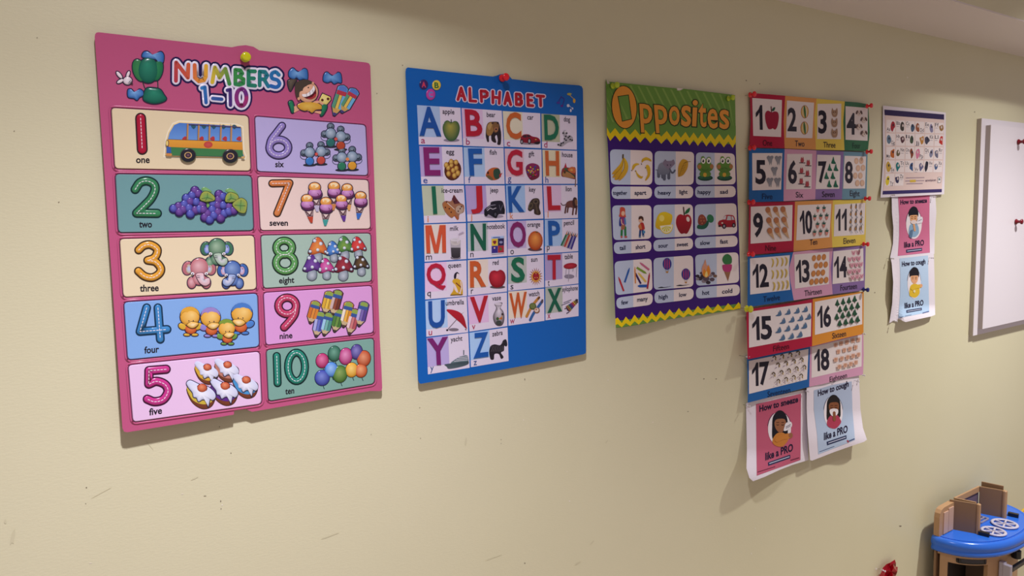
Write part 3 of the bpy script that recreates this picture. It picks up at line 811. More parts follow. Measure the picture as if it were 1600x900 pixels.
# round A B C badges and the notes
for x, y, rx, ry, c, m, s, q, k in [(370, 370, 66, 76, '33205E', '4A3278', 'A', 0, 'D8425C'), (570, 380, 68, 78, 'D8BE3E', 'E8D25A', 'B', 0, '2E6A34'), (480, 525, 72, 88, 'B43C98', 'C452A8', 'C', 0, '5A8AD0')]:
    D = Dr('letter_badge', SH, T1); D.ell(x, y + 4, rx + 6, ry + 6, '1A4688'); D.dome(ellp(x, y, rx, ry), .0018, c, m, 4); D.l += RK * .0018
    D.glyph(s, [(x - 34, y - 44), (x + 34, y - 40), (x + 38, y + 48), (x - 30, y + 44)], k, .03); D.done()
D = Dr('music_notes', SH, T2)
D.line([(1235, 520), (1320, 600)], 9, 'C8A64A').ell(1245, 520, 34, 20, 'B8A84A').ell(1322, 625, 20, 36, 'D8A83C').poly([(1230, 505), (1290, 510), (1250, 530)], 'A8B060')
D.line([(1075, 650), (1120, 560), (1170, 600), (1140, 700)], 13, '3A3290').ell(1075, 655, 30, 18, '4A3A9A').ell(1130, 705, 22, 18, '55268A')
D.ell(1228, 700, 22, 24, 'D8D6E6').line([(1235, 690), (1290, 745)], 9, 'B8C4E0').ell(1268, 775, 14, 26, 'D8D6E6').ell(1298, 745, 10, 18, 'D0D2E6'); D.done()
SK = {'A': [[(0, 0), (.5, 1), (1, 0)], [(.22, .34), (.78, .34)]], 'L': [[(0, 1), (0, 0), (.9, 0)]], 'P': [[(0, 0), (0, 1), (.65, 1), (.95, .85), (.95, .6), (.65, .45), (0, .45)]],
      'H': [[(0, 0), (0, 1)], [(1, 0), (1, 1)], [(0, .5), (1, .5)]], 'B': [[(0, 0), (0, 1), (.65, 1), (.9, .85), (.88, .66), (.65, .53), (0, .53)], [(.65, .53), (1, .4), (1, .15), (.7, 0), (0, 0)]],
      'E': [[(.95, 1), (0, 1), (0, 0), (1, 0)], [(0, .5), (.85, .5)]], 'T': [[(0, 1), (1, 1)], [(.5, 1), (.5, 0)]]}
for ch, cr, q in (('A', T1, [(908, 420), (1002, 428), (1015, 610), (905, 605)]), ('L', T1, [(1090, 432), (1185, 440), (1195, 632), (1095, 625)]), ('P', T1, [(1265, 470), (1370, 478), (1368, 645), (1275, 635)]),
                  ('H', T2, [(50, 478), (158, 490), (150, 665), (52, 655)]), ('A', T2, [(240, 498), (318, 505), (330, 685), (238, 672)]), ('B', T2, [(415, 518), (500, 525), (500, 690), (418, 682)]),
                  ('E', T2, [(595, 528), (665, 535), (675, 702), (600, 695)]), ('T', T2, [(742, 548), (845, 556), (845, 705), (752, 698)])):
    TL, TR, BR, BL = [Vector(p) for p in q]
    mp = lambda u, w: tuple((TL * (1 - u) + TR * u) * w + (BL * (1 - u) + BR * u) * (1 - w))
    D = Dr('title_letter', SH, cr)
    st = [[mp(*p) for p in s] for s in SK[ch]]
    for s in st: D.tube(s, 78, 'DCCFE2', .0007)
    D.l += RK * .00075
    for s in st: D.tube(s, 46, 'AE2232')
    D.done()

K = {'AB': (640, 155, 10), 'CD': (765, 165, 10), 'EF': (640, 225, 10), 'GH': (765, 225, 10), 'IJ': (640, 285, 10), 'KL': (765, 285, 10), 'MN': (640, 340, 10), 'OP': (765, 340, 10),
     'QR': (640, 400, 10), 'ST': (765, 400, 10), 'UV': (640, 455, 10), 'WX': (765, 445, 10), 'YZ': (640, 515, 1600 / 180)}
CR = {ch: K[k] for k in K for ch in k}
CELL = {'A': [(115, 92), (795, 135), (825, 718), (145, 710)], 'B': [(812, 137), (1440, 180), (1470, 750), (838, 728)], 'C': [(205, 85), (790, 120), (800, 665), (230, 640)], 'D': [(808, 125), (1358, 160), (1362, 690), (820, 670)],
 'E': [(150, 32), (825, 47), (850, 625), (183, 628)], 'F': [(842, 50), (1468, 65), (1485, 625), (862, 628)], 'G': [(235, 70), (810, 88), (818, 622), (252, 622)], 'H': [(825, 90), (1365, 108), (1370, 622), (838, 622)],
 'I': [(188, 50), (848, 48), (880, 615), (228, 640)], 'J': [(870, 48), (1485, 48), (1515, 590), (905, 612)], 'K': [(255, 45), (820, 42), (840, 565), (275, 585)], 'L': [(838, 42), (1372, 42), (1380, 555), (860, 572)],
 'M': [(225, 108), (880, 85), (888, 648), (235, 690)], 'N': [(905, 82), (1512, 65), (1525, 600), (910, 645)], 'O': [(280, 55), (840, 38), (845, 560), (285, 600)], 'P': [(862, 35), (1383, 20), (1385, 525), (865, 560)],
 'Q': [(235, 110), (888, 68), (895, 625), (243, 680)], 'R': [(908, 65), (1520, 28), (1522, 555), (912, 620)], 'S': [(285, 18), (845, -20), (852, 490), (290, 545)], 'T': [(862, -25), (1385, -60), (1388, 430), (868, 488)],
 'U': [(245, 150), (892, 85), (915, 640), (262, 712)], 'V': [(905, 82), (1520, 20), (1528, 545), (935, 632)], 'W': [(290, 105), (850, 60), (858, 562), (295, 640)], 'X': [(870, 45), (1388, -5), (1390, 488), (872, 555)],
 'Y': [(235, 118), (815, 45), (835, 530), (255, 622)], 'Z': [(831, 44), (1360, -31), (1375, 435), (852, 522)]}
LET = {'A': [(140, 115), (460, 120), (498, 578), (155, 570)], 'B': [(858, 155), (1120, 170), (1145, 582), (885, 578)], 'C': [(250, 100), (490, 105), (500, 525), (270, 520)], 'D': [(848, 140), (1075, 145), (1088, 540), (862, 538)],
 'E': [(212, 50), (468, 52), (487, 492), (238, 492)], 'F': [(912, 70), (1130, 70), (1140, 495), (940, 495)], 'G': [(268, 85), (515, 88), (520, 497), (280, 490)], 'H': [(867, 105), (1085, 110), (1092, 495), (882, 492)],
 'I': [(342, 62), (405, 60), (435, 490), (370, 495)], 'J': [(950, 58), (1132, 52), (1150, 485), (965, 490)], 'K': [(283, 60), (525, 55), (545, 460), (305, 470)], 'L': [(893, 62), (1100, 62), (1110, 430), (915, 435)],
 'M': [(245, 122), (565, 115), (572, 545), (265, 555)], 'N': [(948, 98), (1195, 92), (1195, 510), (960, 515)], 'O': [(308, 65), (560, 60), (575, 465), (325, 465)], 'P': [(912, 48), (1095, 50), (1115, 430), (925, 435)],
 'Q': [(258, 115), (560, 108), (572, 530), (275, 515)], 'R': [(940, 80), (1180, 70), (1195, 475), (945, 492)], 'S': [(340, 20), (545, 15), (555, 410), (335, 415)], 'T': [(905, -15), (1110, -20), (1115, 360), (905, 370)],
 'U': [(290, 158), (550, 135), (552, 570), (300, 580)], 'V': [(945, 92), (1225, 68), (1240, 478), (950, 490)], 'W': [(308, 132), (580, 108), (560, 510), (330, 525)], 'X': [(905, 65), (1125, 45), (1132, 410), (905, 440)],
 'Y': [(245, 125), (530, 98), (550, 485), (265, 495)], 'Z': [(888, 50), (1088, 30), (1105, 372), (888, 402)]}
LC = dict(zip('ABCDEFGHIJKLMNOPQRSTUVWXYZ', ['1B4F9E', 'B01C34', 'C2602C', '1B6A4C', '82246A', '1B58A8', 'B41C38', 'C2602E', '17664A', 'B8202E', '1C56A4', 'B6202E', 'CC5434', '165C44', '7E2262', '1C58A6', 'B41C3A', 'C45A2A', '17684A', 'B01C30', '1C4E9C', 'B0202E', 'C25828', '165E46', '76226A', '1B56A6']))
TINT = dict(zip('ABCDEFGHIJKLMNOPQRSTUVWXYZ', ['A8C0E4', 'D8BCDC', 'DDD6BE', 'B4B69C', 'B8A4D6', 'A8C4E6', 'DCBCCC', 'DDD4B4', 'BCC4AC', 'B4A0D2', 'A0C0E8', 'DCBEDC', 'E0D6CC', 'BCC2C4', 'C0AED8', 'A4C2E8', 'E2C0E0', 'E2D4C8', 'B8BEB8', 'AC9CCA', 'AECBEE', 'DCB8DC', 'E4D6C4', 'B2B8AE', 'B8AADC', 'A8CAF0']))
LOWC = ['A82C62'] * 4 + ['2E4E9C'] * 4 + ['D8885A'] * 4 + ['4A4650'] * 4 + ['302E3C'] * 4 + ['AC3050'] * 4 + ['2E4E8C'] * 2
LOW = {'A': (180, 688, 243, 688), 'B': (882, 708, 942, 712), 'C': (270, 630, 322, 634), 'D': (852, 652, 903, 656), 'E': (215, 610, 280, 612), 'F': (918, 608, 955, 608), 'G': (285, 585, 340, 585), 'H': (872, 605, 918, 608),
 'I': (278, 620, 298, 620), 'J': (955, 580, 980, 578), 'K': (318, 568, 370, 570), 'L': (908, 548, 920, 548), 'M': (255, 660, 350, 655), 'N': (948, 618, 1000, 615), 'O': (325, 572, 380, 570), 'P': (895, 508, 940, 505),
 'Q': (275, 628, 333, 622), 'R': (958, 590, 995, 585), 'S': (328, 522, 372, 518), 'T': (910, 465, 938, 462), 'U': (298, 688, 352, 682), 'V': (975, 598, 1028, 592), 'W': (320, 610, 392, 602), 'X': (905, 525, 950, 520), 'Y': (288, 575, 335, 568), 'Z': (890, 495, 935, 490)}
WORD = {'A': ('apple', 515, 225, 700, 235), 'B': ('bear', 1205, 275, 1340, 280), 'C': ('car', 590, 216, 685, 219), 'D': ('dog', 1160, 246, 1258, 252), 'E': ('egg', 572, 154, 697, 158), 'F': ('fish', 1250, 166, 1360, 167), 'G': ('gift', 610, 188, 697, 190), 'H': ('house', 1132, 200, 1297, 208),
 'I': ('ice-cream', 500, 160, 828, 158), 'J': ('jeep', 1258, 155, 1385, 155), 'K': ('key', 618, 146, 718, 146), 'L': ('lion', 1190, 136, 1282, 138), 'M': ('milk', 630, 206, 763, 200), 'N': ('notebook', 1208, 180, 1490, 167), 'O': ('orange', 590, 146, 790, 138), 'P': ('pencil', 1162, 122, 1320, 110),
 'Q': ('queen', 602, 186, 803, 174), 'R': ('red', 1298, 140, 1392, 132), 'S': ('sun', 648, 92, 747, 84), 'T': ('table', 1172, 50, 1300, 36), 'U': ('umbrella', 565, 222, 850, 202), 'V': ('vase', 1290, 150, 1428, 134), 'W': ('watch', 612, 186, 778, 166), 'X': ('xylophone', 1135, 108, 1378, 82), 'Y': ('yacht', 572, 170, 733, 150), 'Z': ('zebra', 1148, 95, 1293, 70)}
def lerp2(q, u, w):
    TL, TR, BR, BL = [Vector(p) for p in q]
    return tuple((TL * (1 - u) + TR * u) * (1 - w) + (BL * (1 - u) + BR * u) * w)
CELLS = {}
for i, ch in enumerate('ABCDEFGHIJKLMNOPQRSTUVWXYZ'):
    q = CELL[ch]
    D = Dr('letter_cell', SH, CR[ch], lift=.0002); D.poly(q, 'DDD3E4')
    t = [lerp2(q, 0, 0), lerp2(q, .52, 0), lerp2(q, .52, .80), lerp2(q, 0, .80)]
    D.poly(t, TINT[ch])
    cobj = D.done(); CELLS[ch] = cobj
    D = Dr('letter', SH, CR[ch], cobj, lift=.0003); D.glyph(ch, LET[ch], LC[ch], .028 if ch not in 'I' else .0, .0011); D.done()
    D = Dr('small_letter', SH, CR[ch], cobj, lift=.0006); a = LOW[ch]; D.text(ch.lower(), *a, 100 if ch not in 'YZ' else 88, LOWC[i], .004); D.done()
    D = Dr('word', SH, CR[ch], cobj, lift=.0006); a = WORD[ch]; D.text(a[0], *a[1:], 76 if ch not in 'YZ' else 67, '2A2434', .010); D.done()
def pic(name, ch):
    return Dr(name, SH, CR[ch], CELLS[ch], lift=.0005)
def disc(D, cx, cy, rx, ry, c, m, h=.0016, hl=(-.2, -.25), n=20): return D.dome(ellp(cx, cy, rx, ry, 0, n), h, c, m, 5, hl)
D = pic('apple_picture', 'A'); D.ell(655, 640, 125, 26, '8A8294')
D.dome(catmull([(655, 360), (590, 330), (535, 370), (516, 460), (545, 570), (600, 640), (660, 655), (720, 630), (770, 540), (785, 440), (755, 360), (705, 340)], 4, True), .0022, '2F5A3A', 'A8A04A', hl=(-.15, -.3)); D.l += RK * .0012
D.line([(655, 372), (650, 322)], 14, '3A4A2A').ell(630, 420, 26, 14, 'EDE6EA', rot=20).done()
D = pic('bear_picture', 'B')
D.blob([(1190, 560), (1200, 430), (1235, 365), (1310, 352), (1390, 365), (1420, 470), (1432, 560), (1425, 690), (1400, 715), (1370, 700), (1378, 640), (1362, 560), (1335, 590), (1355, 670), (1320, 675), (1280, 640), (1270, 560), (1240, 580), (1240, 660), (1215, 665), (1200, 620)], '2A2024')
D.blob([(1200, 470), (1235, 372), (1310, 358), (1330, 440), (1275, 560), (1215, 560)], '9A7440').blob([(1215, 420), (1260, 375), (1290, 390), (1250, 480)], 'B4925C')
D.blob([(1295, 420), (1310, 365), (1385, 372), (1395, 440), (1370, 510), (1325, 515)], '7E5A38').ell(1297, 372, 18, 18, '4A342A').ell(1378, 372, 16, 18, '3A2A26').blob([(1325, 450), (1375, 445), (1375, 500), (1335, 505)], 'A06A4A').ell(1352, 470, 12, 14, '1A1418').done()
D = pic('car_picture', 'C'); D.ell(640, 590, 150, 20, '8E8494')
D.blob([(485, 560), (490, 500), (530, 455), (610, 450), (665, 480), (750, 500), (788, 540), (780, 590), (680, 590), (560, 580)], '98182E', '7A1226').blob([(515, 490), (545, 460), (610, 458), (640, 488), (570, 500)], '3A2430').line([(575, 455), (590, 500)], 8, '98182E')
D.ell(503, 565, 24, 38, '2A2830').ell(503, 565, 12, 22, 'A8A4AE').ell(622, 555, 26, 46, '2A2830').ell(620, 555, 14, 28, 'A8A4AE').blob([(690, 580), (780, 560), (782, 592), (740, 605)], '2A1820').ell(722, 530, 14, 10, 'C8963C').done()
D = pic('dog_picture', 'D')
D.blob([(1140, 440), (1150, 400), (1185, 388), (1210, 420), (1210, 470), (1260, 465), (1300, 500), (1295, 560), (1230, 575), (1150, 630), (1110, 640), (1070, 620), (1060, 600), (1130, 580), (1160, 540), (1160, 480)], 'A8A2AC')
for x, y in ((1150, 430), (1190, 480), (1170, 520), (1195, 540), (1230, 500), (1260, 530), (1290, 540), (1150, 580), (1110, 620), (1075, 612), (1205, 430), (1250, 480), (1120, 590)): D.ell(x, y, 14, 12, '2C2A34')
D.ell(1185, 410, 18, 14, 'D8D4DA').done()
D = pic('eggs_picture', 'E'); D.dome(ellp(675, 410, 132, 160, 10), .0012, '4A2014', '8A4A22')
for x, y in ((725, 290), (655, 335), (605, 375), (730, 380), (680, 415), (610, 465), (700, 495), (755, 455), (575, 330), (650, 280)): disc(D, x, y, 38, 48, '9A6420', 'E8C46A', .0014, n=12)
D.done()
D = pic('fish_picture', 'F')
D.blob([(1190, 490), (1230, 410), (1300, 370), (1380, 375), (1415, 420), (1420, 500), (1380, 550), (1300, 565), (1230, 530)], 'C0622E', 'A8542A').blob([(1320, 400), (1390, 385), (1420, 450), (1400, 530), (1340, 545), (1310, 480)], '2E4A3A').poly([(1405, 470), (1450, 450), (1430, 490), (1425, 520), (1400, 510)], 'B0383A').ell(1225, 450, 14, 22, '3A2018').blob([(1200, 500), (1240, 490), (1300, 540), (1290, 565), (1240, 545)], '6A5A34').done()
D = pic('gift_picture', 'G')
D.blob([(565, 370), (600, 320), (680, 300), (770, 340), (782, 440), (765, 520), (660, 565), (600, 510), (572, 440)], '8A2858', '6A1E30')
for i in range(34):
    a = random.uniform(0, 6.28); r = random.uniform(.1, .85)
    D.ell(675 + 100 * r * math.cos(a), 425 + 118 * r * math.sin(a), 16, 11, ['D8B83A', '3A4AA0', 'A82A7E', 'C84030', '4A7A3A', 'E0C050'][i % 6], rot=i * 50, n=8)
D.done()
D = pic('house_picture', 'H')
D.blob([(1125, 500), (1130, 400), (1170, 360), (1190, 300), (1205, 360), (1260, 370), (1340, 370), (1345, 520), (1335, 550), (1200, 520)], '8A3A30').poly([(1160, 375), (1188, 295), (1210, 372)], 'B02A3C').blob([(1230, 390), (1290, 355), (1342, 385), (1335, 450), (1250, 440)], 'C86A3A').ell(1280, 405, 22, 16, 'D8A050').poly([(1180, 385), (1345, 500), (1345, 530), (1190, 420)], '3E4A34').blob([(1150, 440), (1230, 440), (1320, 510), (1300, 535), (1150, 505)], 'A87848').ell(1190, 390, 22, 16, '2E6A3A').ell(1175, 440, 16, 22, '4A3A20').line([(1345, 560), (1340, 660)], 14, '7A5A4A').done()
D = pic('ice_cream_picture', 'I')
D.blob([(510, 340), (560, 290), (650, 290), (690, 195), (740, 260), (790, 320), (850, 360), (845, 460), (780, 500), (770, 570), (740, 580), (700, 530), (650, 555), (560, 470)], '9A6A50').blob([(525, 360), (580, 310), (690, 420), (720, 490), (660, 540), (570, 460)], 'A86A3A').poly([(660, 260), (692, 198), (790, 325), (700, 340)], '5A2830').ell(780, 425, 62, 66, 'B49A88').line([(590, 320), (700, 420)], 10, 'E0CBB8').line([(715, 520), (750, 570)], 30, 'A85A34')
for x, y in ((580, 305), (790, 410), (760, 450), (810, 380), (650, 465), (620, 410), (700, 300), (560, 390)): D.ell(x, y, 11, 10, '3E1C1C')
D.done()
D = pic('jeep_picture', 'J'); D.ell(1320, 530, 150, 26, '9A90A4')
D.blob([(1165, 460), (1180, 410), (1260, 350), (1270, 310), (1350, 288), (1440, 292), (1475, 360), (1488, 480), (1460, 495), (1390, 500), (1360, 555), (1320, 550), (1230, 500), (1190, 520)], '201E2A')
D.line([(1200, 420), (1270, 360), (1340, 350)], 9, '9A96A8').line([(1215, 440), (1260, 400), (1300, 420), (1350, 400)], 9, 'D4D0DC').line([(1400, 350), (1420, 440), (1455, 350)], 7, '6A6878').ell(1195, 490, 30, 40, '17161E').ell(1340, 500, 36, 52, '17161E').ell(1340, 500, 16, 26, '4A4A56').ell(1470, 440, 20, 52, '17161E').done()
D = pic('key_picture', 'K')
D.blob([(600, 400), (630, 310), (680, 255), (760, 252), (785, 310), (775, 390), (800, 480), (770, 510), (700, 490), (690, 420), (640, 450), (605, 435)], '3C302A').ell(720, 300, 46, 40, '5A4C3E').ell(722, 300, 22, 20, '2A221E').ell(640, 370, 34, 56, '5A4E38', rot=20).ell(645, 365, 16, 30, '332A22', rot=20).line([(725, 350), (750, 480)], 26, '554638').done()
D = pic('lion_picture', 'L')
D.line([(1115, 325), (1140, 355), (1185, 350), (1215, 310)], 13, '5A3A38', smooth=4).blob([(1195, 330), (1240, 290), (1310, 285), (1350, 330), (1340, 400), (1260, 390), (1215, 400)], '6E4038')
for x, b in ((1180, 475), (1215, 465), (1298, 500), (1348, 495)): D.line([(x + 15, 370), (x, b)], 24, '5E3832')
D.blob([(1295, 300), (1320, 235), (1360, 250), (1372, 330), (1350, 400), (1310, 380)], '3E2420').blob([(1330, 280), (1365, 270), (1372, 340), (1345, 360)], '7E5A3E').done()
D = pic('milk_picture', 'M'); D.ell(720, 628, 80, 24, '6A6470')
D.poly([(633, 340), (798, 350), (795, 620), (760, 640), (680, 640), (650, 615)], 'B8B2BA', 'A09AA4').poly([(645, 470), (797, 470), (793, 615), (755, 634), (685, 634), (655, 610)], '4A464C', '2E2A30').ell(715, 380, 76, 56, 'CBC4C4', 'B4ACAC').ell(715, 345, 80, 28, 'DAD4DC', 'C8C2CA').line([(750, 390), (770, 260)], 16, 'D6CBD8').line([(770, 265), (840, 235)], 24, 'C2B4C8')
for x in (780, 800, 820): D.line([(x, 272 - (x - 770) * .4), (x + 8, 244 - (x - 770) * .4)], 6, '8A8098')
D.done()
D = pic('notebook_picture', 'N')
D.plate([(1275, 290), (1478, 280), (1475, 560), (1280, 578)], 'C8CCE4', .0008, 5).poly([(1282, 300), (1472, 290), (1472, 325), (1282, 330)], 'A4BCE4').line([(1310, 312), (1410, 308)], 14, '4A5AA0').poly([(1282, 332), (1378, 326), (1378, 438), (1282, 442)], 'DDBC3A').poly([(1380, 326), (1474, 322), (1474, 434), (1380, 438)], '2A2250').poly([(1282, 444), (1378, 440), (1378, 550), (1282, 556)], '3A2E86').poly([(1380, 440), (1474, 436), (1474, 544), (1380, 550)], 'A8303E').blob([(1300, 370), (1350, 362), (1350, 395), (1325, 415)], '7E2638').ell(1428, 385, 28, 20, '8A8CB4').ell(1326, 475, 12, 12, 'E4C0B0').ell(1422, 490, 20, 24, '5A6A34').done()
D = pic('orange_picture', 'O'); D.ell(710, 495, 112, 30, '5A4048'); disc(D, 715, 360, 116, 150, 'A83C1A', 'E89A4A', .0024, (.0, -.35)); D.l += RK * .0014; D.ell(735, 228, 22, 8, '5A5A2A').done()
D = pic('pencils_picture', 'P')
for i, c in enumerate(['1E6A44', '8A9A8A', 'B83A2A', 'C8A49A', '2E2A7A', '8A88B0', '3A2E88']):
    x = 1122 + i * 26; D.line([(x, 430 + i * 9), (x + 75 - i * 2, 265 + i * 6)], 24, c); D.poly([(x + 66, 262 + i * 6), (x + 88, 268 + i * 6), (x + 98, 195 + i * 8)], ['B87A4A', '4A3A2A'][i % 2])
D.done()
D = pic('queen_picture', 'Q')
D.blob([(640, 612), (680, 540), (690, 440), (668, 400), (690, 362), (760, 360), (815, 400), (828, 500), (825, 605), (740, 612)], 'D6A92E', 'C89A28').blob([(690, 440), (712, 450), (755, 545), (745, 575), (700, 520)], 'E6D2CE').line([(730, 425), (805, 490)], 20, '8A4A24').blob([(700, 330), (715, 280), (745, 252), (772, 275), (765, 340), (735, 352)], 'E4D6DA').blob([(692, 320), (705, 275), (745, 250), (778, 285), (740, 275), (725, 345), (700, 355)], '20182A').line([(800, 400), (812, 500), (790, 575)], 16, 'E2CCCC').line([(640, 612), (825, 603)], 10, '5A3A1A').line([(770, 575), (795, 590)], 14, 'E2CCCC').done()
D = pic('red_apple_picture', 'R'); D.ell(1375, 485, 120, 24, '544850')
D.dome(catmull([(1370, 235), (1320, 225), (1260, 255), (1240, 345), (1270, 440), (1330, 490), (1400, 490), (1465, 450), (1500, 350), (1480, 255), (1420, 215)], 4, True), .0024, '8A1224', 'C83040', hl=(-.2, -.2)).done()
D = pic('sun_picture', 'S')
for r0, r1, c, n in ((70, 128, '8A2A2A', 18), (62, 105, 'E0A03A', 18)):
    p = []
    for i in range(2 * n):
        a = math.pi * i / n; r = (r1 if i % 2 else r0) * (1 if i % 4 else .92)
        p.append((722 + r * .84 * math.cos(a + .12), 322 + r * 1.12 * math.sin(a + .12)))
    D.poly(p, c)
D.ell(725, 318, 58, 74, 'D8A030').ell(725, 318, 50, 64, '8A1A24', 'A82430').ell(708, 340, 7, 7, 'E8C060').ell(745, 338, 7, 7, 'E8C060').ell(725, 275, 7, 8, 'E8C060').done()
D = pic('table_picture', 'T'); D.ell(1245, 320, 80, 34, '8A8294')
for x, b in ((1190, 290), (1232, 395), (1300, 240), (1352, 325)): D.line([(x + 12, 170), (x, b)], 10, 'A39CA8')
D.dome(ellp(1262, 155, 106, 46, -6), .0012, '96182A', 'B82A3A').done()
D = pic('umbrella_picture', 'U'); D.ell(690, 600, 78, 24, '7A707C')
D.line([(835, 330), (590, 605)], 9, '6A5A66').ell(588, 608, 18, 14, '2E2A34').blob([(575, 290), (680, 292), (790, 335), (850, 410), (885, 540), (888, 588), (800, 500), (740, 450), (650, 370)], 'B42030', '9A1A28').line([(820, 345), (845, 310)], 9, 'E8E2EA').line([(870, 595), (885, 602)], 10, '3A343C').done()
D = pic('vase_picture', 'V')
D.dome(catmull([(1325, 205), (1355, 185), (1445, 178), (1440, 215), (1420, 260), (1460, 310), (1482, 390), (1470, 490), (1430, 540), (1360, 535), (1315, 470), (1305, 380), (1345, 290), (1350, 240)], 4, True), .0016, '4A4048', 'E2DAE6', hl=(.05, -.2)); D.l += RK * .0012
D.ell(1385, 200, 56, 20, 'CFC6D2').ell(1405, 400, 44, 40, 'C08A4A').ell(1375, 430, 22, 26, '3A5A34').ell(1450, 360, 16, 18, '3A2A28').ell(1430, 425, 20, 18, 'B86A30').ell(1395, 490, 44, 34, '3E4440').done()
D = pic('watches_picture', 'W')
D.line([(770, 200), (680, 310), (625, 400), (580, 495)], 42, 'C0823A', smooth=4).line([(778, 195), (760, 220)], 26, '5A3A2E').line([(820, 260), (770, 330), (680, 460), (635, 550)], 42, '34619C', smooth=4).line([(825, 240), (815, 275)], 30, '5A4A52').ell(675, 335, 56, 54, '4A5A30').ell(675, 330, 40, 40, '6E7A44').ell(738, 400, 46, 46, '8A5A3A').ell(735, 395, 34, 34, 'DCC8B8').ell(728, 385, 12, 12, 'B85A40').done()
D = pic('xylophone_picture', 'X')
for a, b in (((1160, 280), (1275, 235)), ((1125, 320), (1250, 270))): D.line([a, b], 10, '5A5A72')
D.poly([(1190, 340), (1370, 225), (1385, 270), (1250, 420), (1210, 400)], '4A3240')
for i, c in enumerate(['A86A3A', '8A9A4A', '34508A', '6A3A8A', 'C83A5A', 'D8A83A', '8A7A3A', '5A4A2E']):
    t = i / 7; D.line([(1205 + 140 * t, 335 - 95 * t), (1262 + 108 * t, 408 - 140 * t)], 15, c)
D.line([(1175, 375), (1200, 365)], 12, '3A2A4A').line([(1205, 445), (1240, 425)], 12, '3A2A4A').ell(1362, 235, 22, 12, '2A2438').done()
D = pic('yacht_picture', 'Y')
D.blob([(485, 485), (570, 470), (640, 460), (740, 420), (812, 430), (812, 480), (700, 520), (550, 545), (515, 515)], '2E3E44', '55646A').blob([(570, 465), (640, 410), (720, 370), (800, 360), (815, 400), (810, 440), (700, 450), (630, 462)], '62767C')
for k in range(3): D.line([(620 + k * 30, 440 - k * 24), (808, 420 - k * 22)], 8, 'D4D0DC')
D.line([(752, 360), (752, 290)], 14, '5A626C').line([(700, 372), (780, 350)], 10, 'CFCAD8').done()
D = pic('zebra_picture', 'Z')
D.blob([(1105, 300), (1125, 230), (1180, 205), (1260, 215), (1300, 150), (1340, 138), (1358, 205), (1340, 235), (1315, 225), (1310, 290), (1270, 320), (1305, 380), (1270, 405), (1240, 340), (1180, 340), (1170, 410), (1130, 415), (1112, 370)], '26222A')
for x in range(1140, 1290, 24): D.line([(x, 225), (x + 10, 265), (x - 8, 305)], 4, '6A6468', smooth=3)
D.line([(1275, 200), (1300, 175)], 4, '6A6468').done()

# ------------------------------------------------------------------ Opposites poster
o = PX(1050, 320, 0.99)
T = empty('opposites_poster', o, 'green and purple Opposites poster held by two yellow-green pins', 'poster')
def dep_opp(x, y):
    u = (x - 948) / 205; t = (y - 130) / 370
    return 0.003 + 0.005 * math.sin(u * 3.1416) * (1 - .4 * t) + t ** 2 * (0.008 + .008 * math.cos(u * 3.6)) + .002 * math.sin(t * 6)
SH = Sheet(T, o, dep_opp, 9, 'satin_print')
TC = (935, 110, 1600 / 230 * .995)
O1 = (940, 225, 9.475); O2 = (1050, 225, 10); O3 = (945, 310, 10); O4 = (1050, 310, 10); O5 = (945, 395, 6.92); O6 = (1050, 390, 7.5)
OUT = [(946.8, 128), (947, 124), (951, 127.5), (1057, 138.2), (1058, 141.5), (1064, 141), (1068, 138.6), (1148.6, 148.5), (1150, 240), (1152.5, 313), (1155.6, 395), (1157.3, 476), (1156.8, 482.5),
       (1130, 487), (1100, 491.5), (1076, 494), (1050, 498), (1026, 502), (1000, 507), (972, 511.6), (962.4, 512.3), (957.6, 397), (953.9, 320), (949.8, 228)]
Dr('sheet', SH, lift=0, mat='satin_print').solid(OUT, '6A9640', 0.0004).done()
Dr('torn_corner', SH, TC).poly([(85, 100), (112, 120), (125, 140), (98, 148)], 'C8BEB4').done('torn pale paper corner')
Dr('torn_spot', SH, TC).poly([(852, 190), (920, 195), (885, 215), (855, 218)], 'DED2CC').done('torn pale paper spot')
# diagonal stripes on the green heading
for i in range(17):
    x = 70 + i * 88
    def yt(x): return 126 + (x - 80) * .1
    def yb(x): return 640 + (x - 80) * .045
    a, b = (x, yt(x) + 8), (x + 22, yt(x + 22) + 8)
    k = 210
    L = 1.0
    p = [a, b, (b[0] + k, b[1] + 420), (a[0] + k, a[1] + 420)]
    p = [(min(max(q[0], 92), 1474), q[1]) for q in p]
    if p[1][0] - p[0][0] > 3 or p[2][0] - p[3][0] > 3: Dr('stripe', SH, TC, lift=.0001).poly(p, '86AA52').done()
for x0, y0, n in ((92, 330, 3),):
    for i in range(n): Dr('stripe', SH, TC, lift=.0001).poly([(92, y0 + i * 95 - 40), (92, y0 + i * 95 - 5), (92 + 130 - i * 30, y0 + i * 95 + 225 - i * 50), (92 + 108 - i * 30, y0 + i * 95 + 225 - i * 50)], '86AA52').done()
# purple field and the zigzag bands
D = Dr('purple_field', SH, lift=.0002)
D.poly([(948.6, 212), (1149.5, 226), (1152.5, 313), (1155.6, 395), (1157.2, 474), (1060, 487), (961.6, 502), (957.6, 397), (953.9, 320), (949.8, 228)], '3C1670').done()
pk = [75, 180, 285, 398, 505, 620, 740, 840, 942, 1030, 1122, 1213, 1308, 1405, 1500]
up_ = []
for i, x in enumerate(pk):
    y = 622 + (x - 180) * .057
    up_.append((x, y))
    if i < len(pk) - 1: xm = (x + pk[i + 1]) / 2; up_.append((xm, 688 + (xm - 180) * .057))
up_ = [(min(max(x, 95 - 3), 1486), y) for x, y in up_]
lo = [(x, y + 78) for x, y in up_]
D = Dr('zigzag_band', SH, TC, lift=.0004)
D.poly([(92, 560)] + [(92, 600)] + up_ + [(1486, 640), (1486, 600)], '6A9640')
D.poly(up_ + lo[::-1], 'E6CC12').done()
